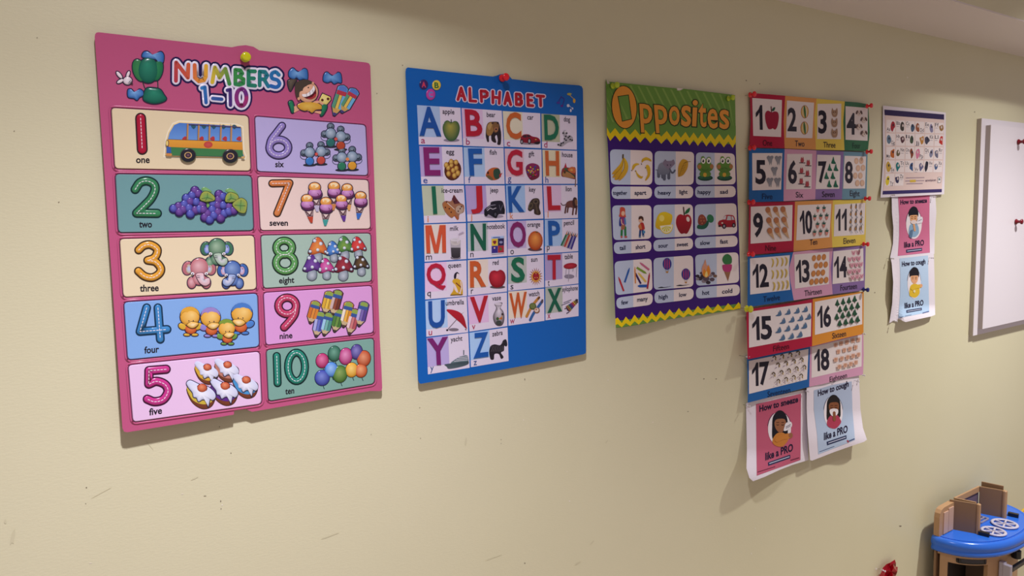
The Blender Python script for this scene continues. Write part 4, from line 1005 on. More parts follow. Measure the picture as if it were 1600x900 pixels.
pb = [(961.5, 498), (965.2, 496.2), (977.9, 494.7), (991.5, 491.8), (1004.7, 489.7), (1018.4, 487.5), (1031.7, 485.3), (1046.2, 483.2), (1060.7, 481.3), (1075.3, 480), (1090.3, 478), (1105.7, 476.7), (1121.7, 475), (1137.7, 473.7), (1154, 472)]
uz = [pb[0]]
for i in range(1, len(pb)):
    uz.append(pb[i])
    if i < len(pb) - 1: uz.append(((pb[i][0] + pb[i + 1][0]) / 2, (pb[i][1] + pb[i + 1][1]) / 2 + 9.5))
uz.append((1157, 476.5))
lz = [(x, min(y + 10, 513 - (x - 962) * .157)) for x, y in uz]
D = Dr('zigzag_band', SH, lift=.0004)
D.poly(uz + [(1156.8, 482), (1130, 486.6), (1100, 491), (1050, 497.5), (1000, 506.6), (962.6, 511.8)], '6A9640')
D.poly(uz + lz[::-1], 'F0D210').done()

# title
D = Dr('title_letter', SH, TC, lift=.0006)
outl = ellp(280, 397, 132, 228, -4, 30)
hole = [(216, 285), (322, 270), (355, 522), (262, 545)]
D.poly(offset(outl, 9), '2A3A1A').poly(outl, 'E89C3C').poly(offset(hole, 8), '2A3A1A').poly(hole, '6E9A44').poly([(240, 350), (255, 420), (300, 530), (325, 525)], '86AA52').done('tall orange letter O')
for s, q in (('p', [(442, 360), (580, 365), (590, 672), (462, 672)]), ('p', [(600, 372), (740, 378), (755, 678), (625, 678)]), ('o', [(762, 385), (878, 388), (880, 598), (765, 592)]), ('s', [(895, 378), (1005, 382), (1000, 612), (895, 605)]),
             ('i', [(1020, 318), (1078, 322), (1062, 608), (1010, 604)]), ('t', [(1082, 355), (1168, 362), (1168, 616), (1085, 612)]), ('e', [(1180, 412), (1292, 418), (1292, 632), (1182, 628)]), ('s', [(1308, 422), (1415, 428), (1415, 638), (1310, 632)])):
    D = Dr('title_letter', SH, TC, lift=.0006)
    g = [(q[0][0] - 10, q[0][1] - 10), (q[1][0] + 10, q[1][1] - 10), (q[2][0] + 13, q[2][1] + 13), (q[3][0] - 10, q[3][1] + 11)]
    D.glyph(s, g, '2A3A1A', .034).glyph(s, q, 'E89C3C', .018).done()

P_ = lambda cr, x, y: (cr[0] + x / cr[2], cr[1] + y / cr[2])
ID = (0, 0, 1)
CARDS = []
def ocard(cr, q, lq, sp, words, r):
    D = Dr('picture_card', SH, cr, lift=.0005)
    D.poly(rrect(q, r), 'EEE2DE').poly(rrect(lq, r * 1.15), 'EEE2DE')
    for z, rr in ((q, r), (lq, r * 1.15)):
        u0, u1 = (sp - z[0][0]) / (z[1][0] - z[0][0]), (sp - z[3][0]) / (z[2][0] - z[3][0])
        full = rrect(z, rr)
        n = 5                          # left half keeps its rounded corners
        left = full[:n] + [lerp2(z, u0, 0), lerp2(z, u1, 1)] + full[3 * n:]
        D.poly(left, 'BFCBE0')
    c = D.done(); CARDS.append(c)
    for w in words:
        W = Dr('word', SH, cr, c, lift=.0009); W.text(*w, '161A44', .022).done()
    return c
def px4(*a): return [P_(*t) for t in a]
c1 = ocard(O1, [(122, 77), (755, 100), (750, 606), (138, 600)], [(145, 628), (748, 632), (745, 810), (150, 814)], 428, [('together', 168, 750, 378, 752, 58), ('apart', 487, 752, 662, 750, 62)], 75)
c2 = ocard(ID, px4((O1, 785, 103), (O2, 347, 122), (O2, 337, 638), (O1, 785, 607)), px4((O1, 780, 630), (O2, 332, 655), (O2, 332, 847), (O1, 782, 807)), 1055.8, [('heavy', 1028, 304.3, 1048.4, 304, 6.2), ('light', 1061.5, 303, 1074.3, 302.8, 6.2)], 7.5)
c3 = ocard(O2, [(373, 130), (980, 148), (996, 630), (373, 640)], [(360, 660), (994, 655), (997, 828), (360, 844)], 666, [('happy', 402, 782, 608, 778, 62), ('sad', 750, 778, 872, 775, 62)], 72)
c4 = ocard(O3, [(113, 110), (728, 105), (728, 630), (133, 653)], [(133, 685), (727, 655), (730, 832), (150, 873)], 415, [('tall', 230, 808, 325, 800, 66), ('short', 482, 795, 635, 780, 66)], 72)
c5 = ocard(ID, px4((O3, 760, 102), (O4, 327, 90), (O4, 330, 590), (O3, 762, 622)), px4((O3, 758, 650), (O4, 327, 612), (O4, 330, 797), (O3, 760, 832)), 1054.3, [('sour', 1028.8, 387.2, 1043.8, 386.3, 6.3), ('sweet', 1057.5, 385.2, 1075.2, 384.3, 6.3)], 7.5)
c6 = ocard(O4, [(356, 95), (1006, 75), (1020, 550), (360, 586)], [(356, 610), (1024, 578), (1026, 750), (358, 786)], 684, [('slow', 440, 728, 595, 722, 64), ('fast', 750, 708, 875, 702, 64)], 72)
c7 = ocard(O5, [(104, 95), (506, 60), (517, 410), (118, 460)], [(120, 488), (519, 432), (517, 560), (130, 611)], 308, [('few', 178, 562, 253, 552, 46), ('many', 350, 530, 465, 516, 46)], 50)
c8 = ocard(ID, px4((O5, 526, 58), (O6, 247, 66), (O6, 252, 435), (O5, 530, 402)), px4((O5, 534, 420), (O6, 256, 450), (O6, 252, 582), (O5, 539, 551)), 1052.8, [('high', 1029.3, 467.7, 1043.4, 466, 6.4), ('low', 1061.2, 464, 1072.8, 462.8, 6.4)], 7.2)
c9 = ocard(O6, [(270, 62), (777, 30), (787, 385), (283, 426)], [(278, 445), (792, 405), (794, 535), (283, 577)], 524, [('hot', 355, 532, 438, 525, 50), ('cold', 587, 517, 708, 505, 50)], 52)
def op(name, cr, par): return Dr(name, SH, cr, par, lift=.0009)
D = op('bananas_picture', O1, c1)
for a in ([(320, 200), (270, 300), (160, 425), (175, 450), (260, 400), (320, 280)], [(322, 200), (290, 330), (170, 470), (180, 500), (270, 450), (320, 340)], [(325, 200), (322, 380), (190, 510), (240, 530), (320, 470), (350, 360)], [(330, 200), (390, 290), (385, 400), (320, 500), (250, 545), (330, 430), (345, 320)]): D.blob(a, 'E0B82C', 'C8962A')
for a in ([(318, 210), (300, 330), (180, 470)], [(326, 210), (340, 340), (240, 520)]): D.line(a, 7, '9A7420', smooth=4)
D.line([(318, 160), (316, 205)], 22, '5A4A20').done()
for a in ([(595, 275), (600, 225), (660, 195), (725, 225), (735, 260), (680, 240), (630, 250)], [(450, 370), (465, 310), (515, 283), (560, 300), (510, 325), (465, 385)], [(655, 330), (690, 310), (722, 370), (715, 470), (660, 540), (645, 530), (680, 440)], [(505, 380), (530, 430), (580, 475), (615, 480), (590, 512), (540, 490), (510, 430)]):
    D = op('banana_picture', O1, c1); D.blob(a, 'E2BC30', 'C89C28'); D.ell(a[0][0] - 4, a[0][1] + 22, 7, 9, '4A2E34').done()
def eleph2(D):
    g, g2 = '8E93A4', '5C6274'
    for x, y in ((845, 480), (905, 490), (930, 520), (995, 505)): D.line([(x, 400), (x, y)], 44, g2)
    D.blob([(830, 400), (850, 310), (900, 275), (990, 290), (1010, 400), (960, 450), (860, 450)], g, '6E7486')
    D.blob([(905, 290), (945, 228), (965, 250), (1035, 250), (1065, 230), (1085, 290), (1040, 340), (1000, 380), (950, 340)], '8A7E94')
    D.line([(1010, 370), (1040, 425), (1070, 415), (1085, 390)], 24, g2, smooth=4).ell(975, 312, 7, 10, '2A2838').ell(1022, 312, 7, 10, '2A2838').line([(835, 385), (800, 382)], 6, '4A4A5A').done()
eleph2(op('elephant_picture', O1, c2))
D = op('leaf_picture', O2, c2); D.blob([(95, 500), (100, 350), (150, 250), (200, 240), (250, 280), (240, 380), (180, 480), (120, 510)], 'D8A82E', 'C08E28').line([(110, 500), (190, 300), (290, 275)], 8, '9A7424', smooth=3)
for k in range(4): D.line([(135 + k * 18, 430 - k * 42), (190 + k * 14, 400 - k * 38)], 5, '9A7424')
D.done()
for ox, sad in ((0, 0), (303, 8)):
    D = op('frog_picture', O2, c3)
    D.ell(520 + ox, 530, 118, 46, '123C2C').ell(520 + ox, 524, 100, 34, '1F5A3E').ell(450 + ox, 520, 34, 22, '2E6A4A')
    D.blob([(430 + ox, 470), (470 + ox, 420), (570 + ox, 420), (610 + ox, 470), (570 + ox, 510), (470 + ox, 510)], '5E8A32').ell(515 + ox, 480, 28, 34, 'D8A83A')
    D.blob([(395 + ox, 350), (420 + ox, 300), (450 + ox, 290), (460 + ox, 205), (500 + ox, 195), (530 + ox, 240), (560 + ox, 205), (605 + ox, 215), (610 + ox, 300), (650 + ox, 345), (620 + ox, 410), (520 + ox, 450), (430 + ox, 415)], '6C9A38', '527E2C')
    D.ell(430 + ox, 355, 32, 36, 'B07A44').ell(620 + ox, 350, 28, 36, 'B07A44')
    for x in (490, 575): D.ell(x + ox, 262, 33, 46, 'F2F0E8').ell(x + ox - 2, 265, 15, 24, '15131C').ell(x + ox - 8, 255, 5, 6, 'F2F0E8')
    D.line([(470 + ox, 395), (520 + ox, 410 - sad * 5), (570 + ox, 395)], 6, '3A5A22', smooth=4).done()
D = op('tall_girl_picture', O3, c4)
D.line([(265, 500), (262, 580)], 34, '2F7A42').line([(318, 450), (322, 575)], 34, '2F7A42').ell(262, 602, 16, 18, 'C05A54').ell(328, 602, 24, 16, 'C05A54')
D.blob([(225, 420), (230, 320), (260, 280), (300, 290), (290, 400), (250, 435)], '2E3A8A').blob([(250, 300), (310, 290), (330, 370), (315, 430), (260, 420)], '8A3A78').poly([(300, 310), (325, 310), (335, 400), (310, 420)], '4A80B8').poly([(255, 420), (315, 410), (310, 480), (255, 495)], 'A86A4A').line([(255, 330), (265, 390), (290, 410)], 16, 'E4B49C')
D.blob([(235, 230), (240, 150), (275, 135), (315, 160), (320, 240), (330, 290), (300, 290), (250, 290), (222, 280)], 'C8503A').ell(285, 235, 28, 38, 'E8BC9E').done()
D = op('short_boy_picture', O3, c4)
D.line([(555, 500), (548, 590)], 32, '2E4A80').line([(592, 500), (602, 580)], 32, '2E4A80').ell(548, 605, 18, 12, '7A8AA0').ell(604, 590, 16, 14, '8A93A4').blob([(545, 400), (600, 380), (625, 470), (600, 490), (545, 490)], 'B8342E').blob([(525, 430), (560, 400), (580, 480), (540, 470)], 'C87A44').ell(612, 525, 20, 24, '4A8AB4').ell(562, 335, 34, 42, 'E4B496').blob([(530, 330), (535, 290), (565, 275), (600, 295), (605, 350), (585, 340), (570, 318)], '4A2E24').done()
D = op('lemon_picture', O3, c5)
D.blob([(795, 450), (805, 330), (850, 240), (930, 210), (1000, 230), (1055, 270), (1040, 380), (980, 460), (880, 490)], 'E8CC22', 'D0A61C').ell(890, 310, 40, 50, 'EFDC70')
D.poly(ellp(960, 415, 106, 140, -6, 16, 0, 180), 'E8D048').poly(ellp(960, 420, 96, 118, -6, 16, 0, 180), 'F2EAD0')
for a in range(20, 180, 32): D.poly([(960, 432), (960 + 78 * math.cos(math.radians(a - 11)), 432 + 92 * math.sin(math.radians(a - 11))), (960 + 78 * math.cos(math.radians(a + 11)), 432 + 92 * math.sin(math.radians(a + 11)))], 'D6CE4A')
D.done()
D = op('apple_picture', O4, c5)
D.blob([(190, 265), (130, 248), (80, 285), (62, 380), (90, 480), (140, 550), (190, 545), (235, 548), (280, 470), (308, 370), (290, 285), (245, 250)], 'B01C2A', '8A1420').line([(192, 260), (185, 190), (180, 140)], 18, '4A2A20').blob([(200, 245), (220, 190), (280, 145), (265, 215)], '1E6A3A').ell(250, 325, 26, 40, 'EAD8D0', rot=-15).done()
D = op('turtle_picture', O4, c6)
D.blob([(390, 450), (410, 410), (470, 420), (560, 340), (575, 390), (545, 450), (490, 480), (410, 475)], '1F5A44').ell(600, 315, 52, 66, '2F7A4E', rot=-20).blob([(405, 370), (420, 280), (470, 250), (520, 290), (540, 360), (490, 415), (430, 412)], '9A4A34', '7E3A2A')
for x, y in ((450, 300), (490, 300), (455, 350), (500, 350), (470, 390)): D.ell(x, y, 13, 13, 'B0694A')
D.done()
D = op('car_picture', O4, c6)
D.blob([(718, 400), (740, 350), (790, 330), (830, 268), (900, 258), (965, 275), (990, 350), (998, 420), (980, 445), (850, 450), (760, 440)], 'B81A2C', '9A1424').poly([(790, 330), (825, 275), (850, 272), (838, 330)], 'DCD6DA').poly([(855, 340), (870, 275), (918, 275), (925, 340)], 'C6CCD2').poly([(935, 335), (930, 278), (955, 285), (975, 335)], 'CCCED4').ell(815, 435, 32, 40, '221820').ell(815, 435, 16, 22, '9A94A0').ell(965, 420, 26, 36, '221820').ell(965, 420, 12, 18, '9A94A0').ell(745, 432, 22, 14, '2A1A20').ell(785, 385, 16, 12, 'E0CFC0').done()
def crayon(D, a, b, w, c):
    A, B = Vector(a), Vector(b); u = (B - A); L = u.length; u.normalize(); n = Vector((-u[1], u[0])) * w / 2
    q = lambda t, s: tuple(A + u * (L * t) + n * s)
    D.poly([q(0, -1), q(0, 1), q(.8, 1), q(1, .25), q(1, -.25), q(.8, -1)], c).done()
for par, l in ((c7, [((205, 415), (148, 260), 20, 'B8323A'), ((215, 320), (268, 162), 20, '2E5EA8')]), (c7, [((480, 185), (378, 105), 22, 'C86A8A'), ((345, 160), (452, 225), 24, '7EA03A'), ((332, 330), (325, 150), 14, 'D88A44'), ((445, 315), (360, 215), 22, 'E2C05A'), ((390, 335), (320, 200), 20, '38205E'), ((460, 390), (485, 215), 18, 'A8283E'), ((470, 358), (355, 360), 30, '2A5CB0')])):
    for a, b, w, c in l: crayon(op('crayon_picture', O5, par), a, b, w, c)
def hotair(D, cx, cy, rx, ry, by, s):
    D.ell(cx, cy, rx, ry, '2E3A8C')
    for k in (-.5, 0, .5): D.poly(ellp(cx + k * rx, cy, rx * .13, ry * math.sqrt(1 - k * k) * .96, 0, 12), 'B03A70')
    D.line([(cx - s, cy + ry), (cx - s * .4, by)], s * .15, '8A6A4A').line([(cx + s, cy + ry), (cx + s * .4, by)], s * .15, '8A6A4A').poly([(cx - s * .8, by), (cx + s * .8, by), (cx + s * .6, by + s), (cx - s * .6, by + s)], 'C08A44').done()
hotair(op('balloon_picture', O5, c8), 674, 120, 48, 65, 200, 18); hotair(op('balloon_picture', O6, c8), 163, 288, 52, 68, 378, 16)
op('ground_picture', O5, c8).blob([(575, 380), (610, 368), (650, 372), (720, 360), (650, 378)], '2A2A30').done(); op('ground_picture', O6, c8).blob([(50, 425), (90, 412), (140, 416), (210, 405), (130, 425)], '2A2A30').done()
D = op('campfire_picture', O6, c9)
for x, y, r in ((300, 310, 24), (345, 275, 20), (330, 340, 30), (375, 370, 28), (425, 385, 28), (470, 350, 30), (505, 310, 24), (480, 280, 24), (400, 340, 40), (300, 345, 20), (445, 300, 30), (360, 310, 28)): D.ell(x, y, r, r * .75, ['5A4A54', '8A7E86', '3A2C34', '7A5A48'][int(x + y) % 4], n=10)
D.blob([(358, 290), (350, 220), (375, 160), (392, 118), (410, 190), (430, 180), (452, 240), (448, 290), (400, 328)], 'D89A7A').blob([(362, 290), (375, 225), (400, 250), (425, 190), (445, 260), (420, 322), (380, 318)], 'E08A24').blob([(385, 300), (405, 250), (420, 300), (400, 322)], 'F2D882').done()
D = op('ice_cream_picture', O6, c9)
D.poly([(608, 250), (690, 245), (656, 372)], '9A6A4A').blob([(590, 200), (600, 178), (690, 172), (703, 195), (690, 250), (650, 262), (605, 250)], 'B83A74').blob([(590, 120), (610, 70), (650, 52), (690, 75), (703, 120), (690, 165), (620, 170)], '3A7A44').done()

# ------------------------------------------------------------------ folded strips of number cards
C12 = (1160, 135, 900 / 105); C34 = (1265, 145, 9); C56 = (1160, 225, 9); C78 = (1265, 225, 9); C9 = (1160, 305, 9); C11 = (1265, 305, 9)
C12B = (1155, 380, 9); C14 = (1255, 380, 9); C15 = (1155, 465, 9); C16 = (1255, 455, 9); C17 = (1155, 540, 9); C18 = (1255, 520, 10)
def fold_dep(xs, hs, base, ytop, ybot, extra):
    def f(x, y):
        h = hs[-1]
        if x <= xs[0]: h = hs[0]
        else:
            for i in range(len(xs) - 1):
                if x <= xs[i + 1]:
                    t = (x - xs[i]) / (xs[i + 1] - xs[i]); t = t * t * (3 - 2 * t)
                    h = hs[i] * (1 - t) + hs[i + 1] * t; break
        v = (y - ytop) / (ybot - ytop)
        return base + h + extra * max(0, v) ** 2
    return f
INK = '241F2C'
def strip(label, xs, hs, base, yt, yb, extra, cards):
    o = PX(sum(xs) / len(xs), (yt + yb) / 2, .99)
    T = empty('number_card_strip', o, label, 'number cards', 'strips of number cards pinned in rows')
    sh = Sheet(T, o, fold_dep(xs, hs, base, yt, yb, extra), 7, 'satin_print')
    for (num, col, out, field, glyph, word, icons) in cards:
        D = Dr('number_card', sh, lift=0); D.solid(out, col, .0003)
        c = D.done('%s card for the number %d' % (COLN[col], num))
        D = Dr('white_field', sh, field[0], c, lift=.0002, step=8e-5); D.poly(field[1], 'E9DFDC').done()
        D = Dr('numeral', sh, glyph[0], c, lift=.0005, step=8e-5); 
        q = glyph[1]; st = str(num)
        U = [(0, 1)] if num < 10 else ([(0, .42), (.56, 1)] if num == 11 else [(0, .37), (.43, 1)])
        for chd, (ua, ub) in zip(st, U):
            D.glyph(chd, [lerp2(q, ua, 0), lerp2(q, ub, 0), lerp2(q, ub, 1), lerp2(q, ua, 1)], INK, .03)
        D.done()
        D = Dr('word', sh, word[0], c, lift=.0005, step=8e-5)
        D.text(*word[1], 80, {'B0173A': '4A0A1E', '1F62A6': '14284E', '2F6E48': '1C3A2C'}.get(col, '2C2230'), .007).done()
        if icons:
            D = Dr(icons[0], sh, icons[1], c, lift=.0005, step=8e-5)
            icons[2](D); D.done()
COLN = {'B0173A': 'crimson', 'DE9A52': 'orange', 'E6CC56': 'yellow', '2F6E48': 'green', '1F62A6': 'blue', 'D49CB8': 'pink', '8A6EA4': 'purple', '6C94A8': 'grey blue', 'D98E2E': 'orange'}
RED, ORA, YEL, GRN, BLU, PNK, PUR, TEA, OR2 = 'B0173A', 'DE9A52', 'E6CC56', '2F6E48', '1F62A6', 'D49CB8', '8A6EA4', '6C94A8', 'D98E2E'
def pts(l, f):
    def g(D):
        for x, y in l: f(D, x, y)
    return g
def i_apple(D):
    D.blob([(395, 348), (340, 325), (305, 370), (312, 470), (345, 565), (385, 572), (405, 562), (440, 578), (470, 530), (488, 420), (475, 350), (430, 335)], 'A01A3A').line([(392, 340), (385, 272)], 12, '6A2430').blob([(395, 325), (410, 290), (440, 280), (425, 325)], '2A5A44')
def ball(D, x, y):
    D.ell(x, y, 52, 88, 'A84A34').ell(x, y, 46, 82, 'E0BC5A').ell(x, y, 30, 80, 'D8D0C4').ell(x - 2, y, 20, 82, 'D8B858').ell(x, y, 13, 84, '2A6A3A', rot=-6)
def cat(D, x, y): D.blob([(x - 42, y), (x - 30, y - 65), (x - 15, y - 38), (x + 15, y - 38), (x + 38, y - 65), (x + 45, y + 5), (x + 25, y + 55), (x - 20, y + 55)], 'A8876C').ell(x - 16, y - 8, 6, 8, '5A4434').ell(x + 16, y - 8, 6, 8, '5A4434').ell(x, y + 14, 16, 14, 'C4A88C').ell(x, y + 8, 6, 5, '6A4A3A')
def dog(D, x, y): D.ell(x, y, 30, 42, 'DCC8BC').ell(x - 32, y - 10, 13, 30, '5A4038', rot=20).ell(x + 30, y - 10, 13, 30, '5A4038', rot=-20).ell(x + 2, y + 18, 14, 16, 'E6D6CC').ell(x + 2, y + 10, 7, 6, '3A2A2A').ell(x - 8, y - 10, 4, 6, '3A2A2A').ell(x + 14, y - 10, 4, 6, '3A2A2A')
def tooth(D, x, y): D.blob([(x - 48, y - 40), (x - 20, y - 62), (x, y - 50), (x + 30, y - 62), (x + 48, y - 40), (x + 30, y), (x + 18, y + 75), (x + 8, y + 40), (x - 8, y + 72), (x - 18, y + 30), (x - 34, y)], '84868E', '9A9CA4', 3)
def bird(D, x, y): D.blob([(x - 22, y + 28), (x - 12, y - 40), (x + 2, y - 20), (x + 14, y - 44), (x + 26, y + 10), (x + 14, y + 36)], 'B0434A', None, 3); D.line([(x - 36, y + 42), (x + 40, y + 44)], 12, '4A2E34')
def hat(D, x, y): D.blob([(x - 32, y + 38), (x - 18, y - 5), (x, y - 55), (x + 12, y), (x + 34, y + 42), (x, y + 48)], '2A7A58', '1F5E4A', 3)
def egg(D, x, y): D.ell(x, y, 30, 44, 'D6AC8E', 'E2C2A8')
def icec(D, x, y): D.poly([(x - 28, y + 18), (x + 30, y - 10), (x + 62, y + 110)], 'CFA67E').ell(x - 6, y - 20, 36, 42, 'B8764A')
def rad(D, x, y): D.blob([(x - 22, y + 12), (x + 20, y + 8), (x + 12, y + 42), (x - 2, y + 62), (x - 16, y + 42)], 'D08A7E', None, 3); D.poly([(x - 26, y - 20), (x - 8, y - 10), (x, y - 48), (x + 8, y - 10), (x + 28, y - 22), (x + 16, y + 12), (x - 16, y + 12)], '28584A')
def brush(D, x, y): D.blob([(x - 12, y + 20), (x - 6, y - 20), (x + 4, y - 48), (x + 10, y), (x + 4, y + 30)], '3A3230', None, 3); D.ell(x - 6, y + 6, 8, 20, 'C08A4A'); D.line([(x + 2, y + 30), (x + 22, y + 62)], 7, '7A8AA0')
def ban(D, x, y): D.blob([(x - 20, y - 62), (x + 12, y - 45), (x + 20, y + 5), (x + 2, y + 55), (x - 16, y + 62), (x - 2, y + 10), (x - 4, y - 30)], 'D8BE5C', 'C2A446', 3)
def cook(D, x, y): D.ell(x, y, 30, 44, 'C07A3A', 'CE8A48', rot=10)
def pig(D, x, y): D.blob([(x - 28, y - 34), (x, y - 22), (x + 28, y - 36), (x + 22, y + 16), (x + 4, y + 34), (x - 20, y + 18)], 'DCA4B0', None, 3); D.ell(x, y + 8, 11, 9, 'B86A80'); D.ell(x - 12, y - 8, 4, 5, '7A4A5A'); D.ell(x + 12, y - 10, 4, 5, '7A4A5A')
def whale(D, x, y): D.blob([(x - 45, y + 44), (x - 10, y + 15), (x - 5, y - 20), (x + 6, y - 5), (x + 18, y - 42), (x + 38, y - 5), (x + 40, y + 30), (x + 10, y + 46)], '5A7898', '4E6C8E', 3)
def tree(D, x, y): D.line([(x, y + 30), (x + 1, y + 58)], 9, '5A3A34'); D.blob([(x - 32, y + 28), (x - 16, y - 10), (x + 4, y - 50), (x + 18, y - 5), (x + 34, y + 22), (x + 8, y + 42), (x - 12, y + 42)], '285A3A', '1E4A32', 3)
def hook(D, x, y): D.line([(x - 22, y - 10), (x, y - 28), (x + 18, y - 8), (x + 14, y + 22)], 15, '5A4A34', smooth=4); D.line([(x + 18, y + 4), (x + 22, y + 30)], 8, 'C8A85A'); D.line([(x - 40, y + 46), (x - 22, y + 32)], 9, '8A7A94')
def box_(D, x, y): D.poly([(x - 32, y - 24), (x + 30, y - 36), (x + 28, y + 30), (x - 26, y + 40)], 'D8AC94'); D.line([(x - 26, y + 2), (x + 26, y - 8)], 8, 'BE8468'); D.line([(x - 4, y - 28), (x, y + 34)], 8, 'BE8468')
strip('strip of four folded number cards one to four, top row', [1171, 1226.5, 1274, 1319.7, 1357], [.002, .010, .003, .011, .002], .003, 145, 236, .002, [
 (1, RED, [(1171.5, 145), (1227, 149.6), (1224.5, 190), (1226, 231.8), (1170.7, 230.4), (1173, 190)], (C12, [(132, 155), (530, 183), (518, 678), (145, 662)]), (C12, [(175, 250), (266, 250), (273, 582), (185, 580)]), (C12, ('One', 275, 795, 400, 797)), ('apple_picture', C12, i_apple)),
 (2, ORA, [(1227, 149.6), (1276, 154), (1272.4, 184), (1275, 233.9), (1226, 231.8), (1224.5, 190)], ((0, 0, 1), [(1229.6, 157), (1272.0, 160.5), (1269.2, 216), (1228.2, 215)]), (C12, [(607, 283), (725, 285), (727, 605), (605, 600)]), (C12, ('Two', 705, 803, 832, 806)), ('balls_picture', C12, pts([(836, 340), (833, 558)], ball))),
 (3, YEL, [(1276, 154), (1320, 158.5), (1317.5, 190), (1319.5, 234.8), (1275, 233.9), (1272.4, 184)], (C34, [(112, 155), (445, 152), (440, 652), (105, 650)]), (C34, [(122, 245), (240, 245), (243, 575), (122, 575)]), (C34, ('Three', 195, 768, 365, 772)), ('cats_picture', C34, pts([(350, 280), (348, 422), (350, 568)], cat))),
 (4, GRN, [(1320, 158.5), (1340, 160), (1356.7, 163), (1359, 207), (1356, 236.7), (1319.5, 234.8), (1317.5, 190)], (C34, [(505, 188), (820, 213), (815, 675), (505, 660)]), (C34, [(522, 280), (648, 285), (650, 590), (522, 588)]), (C34, ('Four', 605, 780, 717, 783)), ('dogs_picture', C34, pts([(698, 285), (765, 380), (698, 480), (768, 570)], dog)))])
strip('strip of four folded number cards five to eight, second row', [1170, 1225, 1274.5, 1317, 1355], [.002, .009, .003, .010, .002], .004, 232, 315, .002, [
 (5, BLU, [(1170.2, 231.8), (1226, 232.6), (1224.6, 275), (1224.4, 314.4), (1170, 316), (1170.5, 270)], (C56, [(138, 128), (562, 128), (545, 640), (140, 652)]), (C56, [(185, 225), (328, 227), (333, 570), (185, 565)]), (C56, ('Five', 278, 775, 425, 776)), ('teeth_picture', C56, pts([(390, 225), (503, 228), (450, 382), (387, 535), (495, 535)], tooth))),
 (6, PNK, [(1226, 232.6), (1275.6, 235), (1273.9, 311.7), (1224.4, 314.4), (1224.6, 275)], (C56, [(628, 140), (982, 138), (970, 632), (612, 638)]), (C56, [(643, 225), (768, 228), (768, 563), (643, 560)]), (C56, ('Six', 752, 752, 857, 755)), ('birds_picture', C56, pts([(840, 222), (925, 262), (832, 372), (915, 410), (828, 520), (912, 560)], bird))),
 (7, PUR, [(1275.6, 235), (1318.3, 236.7), (1315.6, 311.7), (1273.9, 311.7)], (C78, [(107, 150), (437, 158), (418, 630), (85, 635)]), (C78, [(120, 245), (238, 243), (240, 555), (125, 552)]), (C78, ('Seven', 178, 745, 353, 745)), ('hats_picture', C78, pts([(337, 232), (285, 330), (372, 332), (240, 445), (330, 445), (280, 560), (370, 560)], hat))),
 (8, TEA, [(1318.3, 236.7), (1355.6, 238.3), (1354.8, 270), (1353.9, 311), (1315.6, 311.7)], (C78, [(492, 165), (795, 175), (780, 625), (472, 628)]), (C78, [(498, 243), (608, 243), (610, 557), (498, 555)]), (C78, ('Eight', 568, 732, 705, 735)), ('eggs_picture', C78, pts([(658, 238), (728, 235), (683, 340), (752, 335), (645, 445), (716, 445), (673, 550), (742, 548)], egg)))])
strip('strip of three folded number cards nine to eleven, third row', [1169.5, 1241, 1301, 1352.5], [.002, .007, .011, .002], .005, 314, 392, .002, [
 (9, RED, [(1170.6, 316), (1242.2, 314.8), (1241, 355), (1239.8, 393.3), (1168.9, 398.3), (1170, 355)], (C9, [(118, 162), (705, 138), (695, 640), (115, 682)]), (C9, [(150, 250), (290, 245), (292, 592), (152, 600)]), (C9, ('Nine', 325, 782, 475, 778)), ('cones_picture', C9, pts([(365, 225), (472, 220), (578, 218), (380, 372), (485, 372), (592, 362), (392, 520), (495, 512), (602, 508)], icec))),
 (10, ORA, [(1242.2, 314.8), (1301.7, 312.8), (1299, 350), (1300.6, 386.7), (1239.8, 393.3), (1241, 355)], ((0, 0, 1), [(1246.4, 320.6), (1298.9, 318.6), (1296, 370.6), (1244.2, 375.6)]), ((0, 0, 1), [(1249, 329.3), (1269, 328.6), (1269.3, 364.8), (1251.5, 366)]), (C11, ('Ten', 5, 702, 108, 692)), ('radishes_picture', C11, pts([(118, 185), (205, 182), (75, 300), (160, 292), (244, 288), (115, 408), (203, 400), (73, 518), (158, 510), (245, 505)], rad))),
 (11, YEL, [(1301.7, 312.8), (1352.8, 311.7), (1353, 345), (1352.2, 382.8), (1300.6, 386.7), (1299, 350)], (C11, [(352, 132), (785, 106), (768, 552), (340, 580)]), (C11, [(370, 195), (522, 190), (522, 495), (372, 503)]), (C11, ('Eleven', 478, 685, 645, 670)), ('brushes_picture', C11, pts([(585, 165), (655, 160), (583, 262), (655, 258), (728, 255), (583, 370), (655, 362), (728, 360), (580, 470), (655, 465), (725, 460)], brush)))])
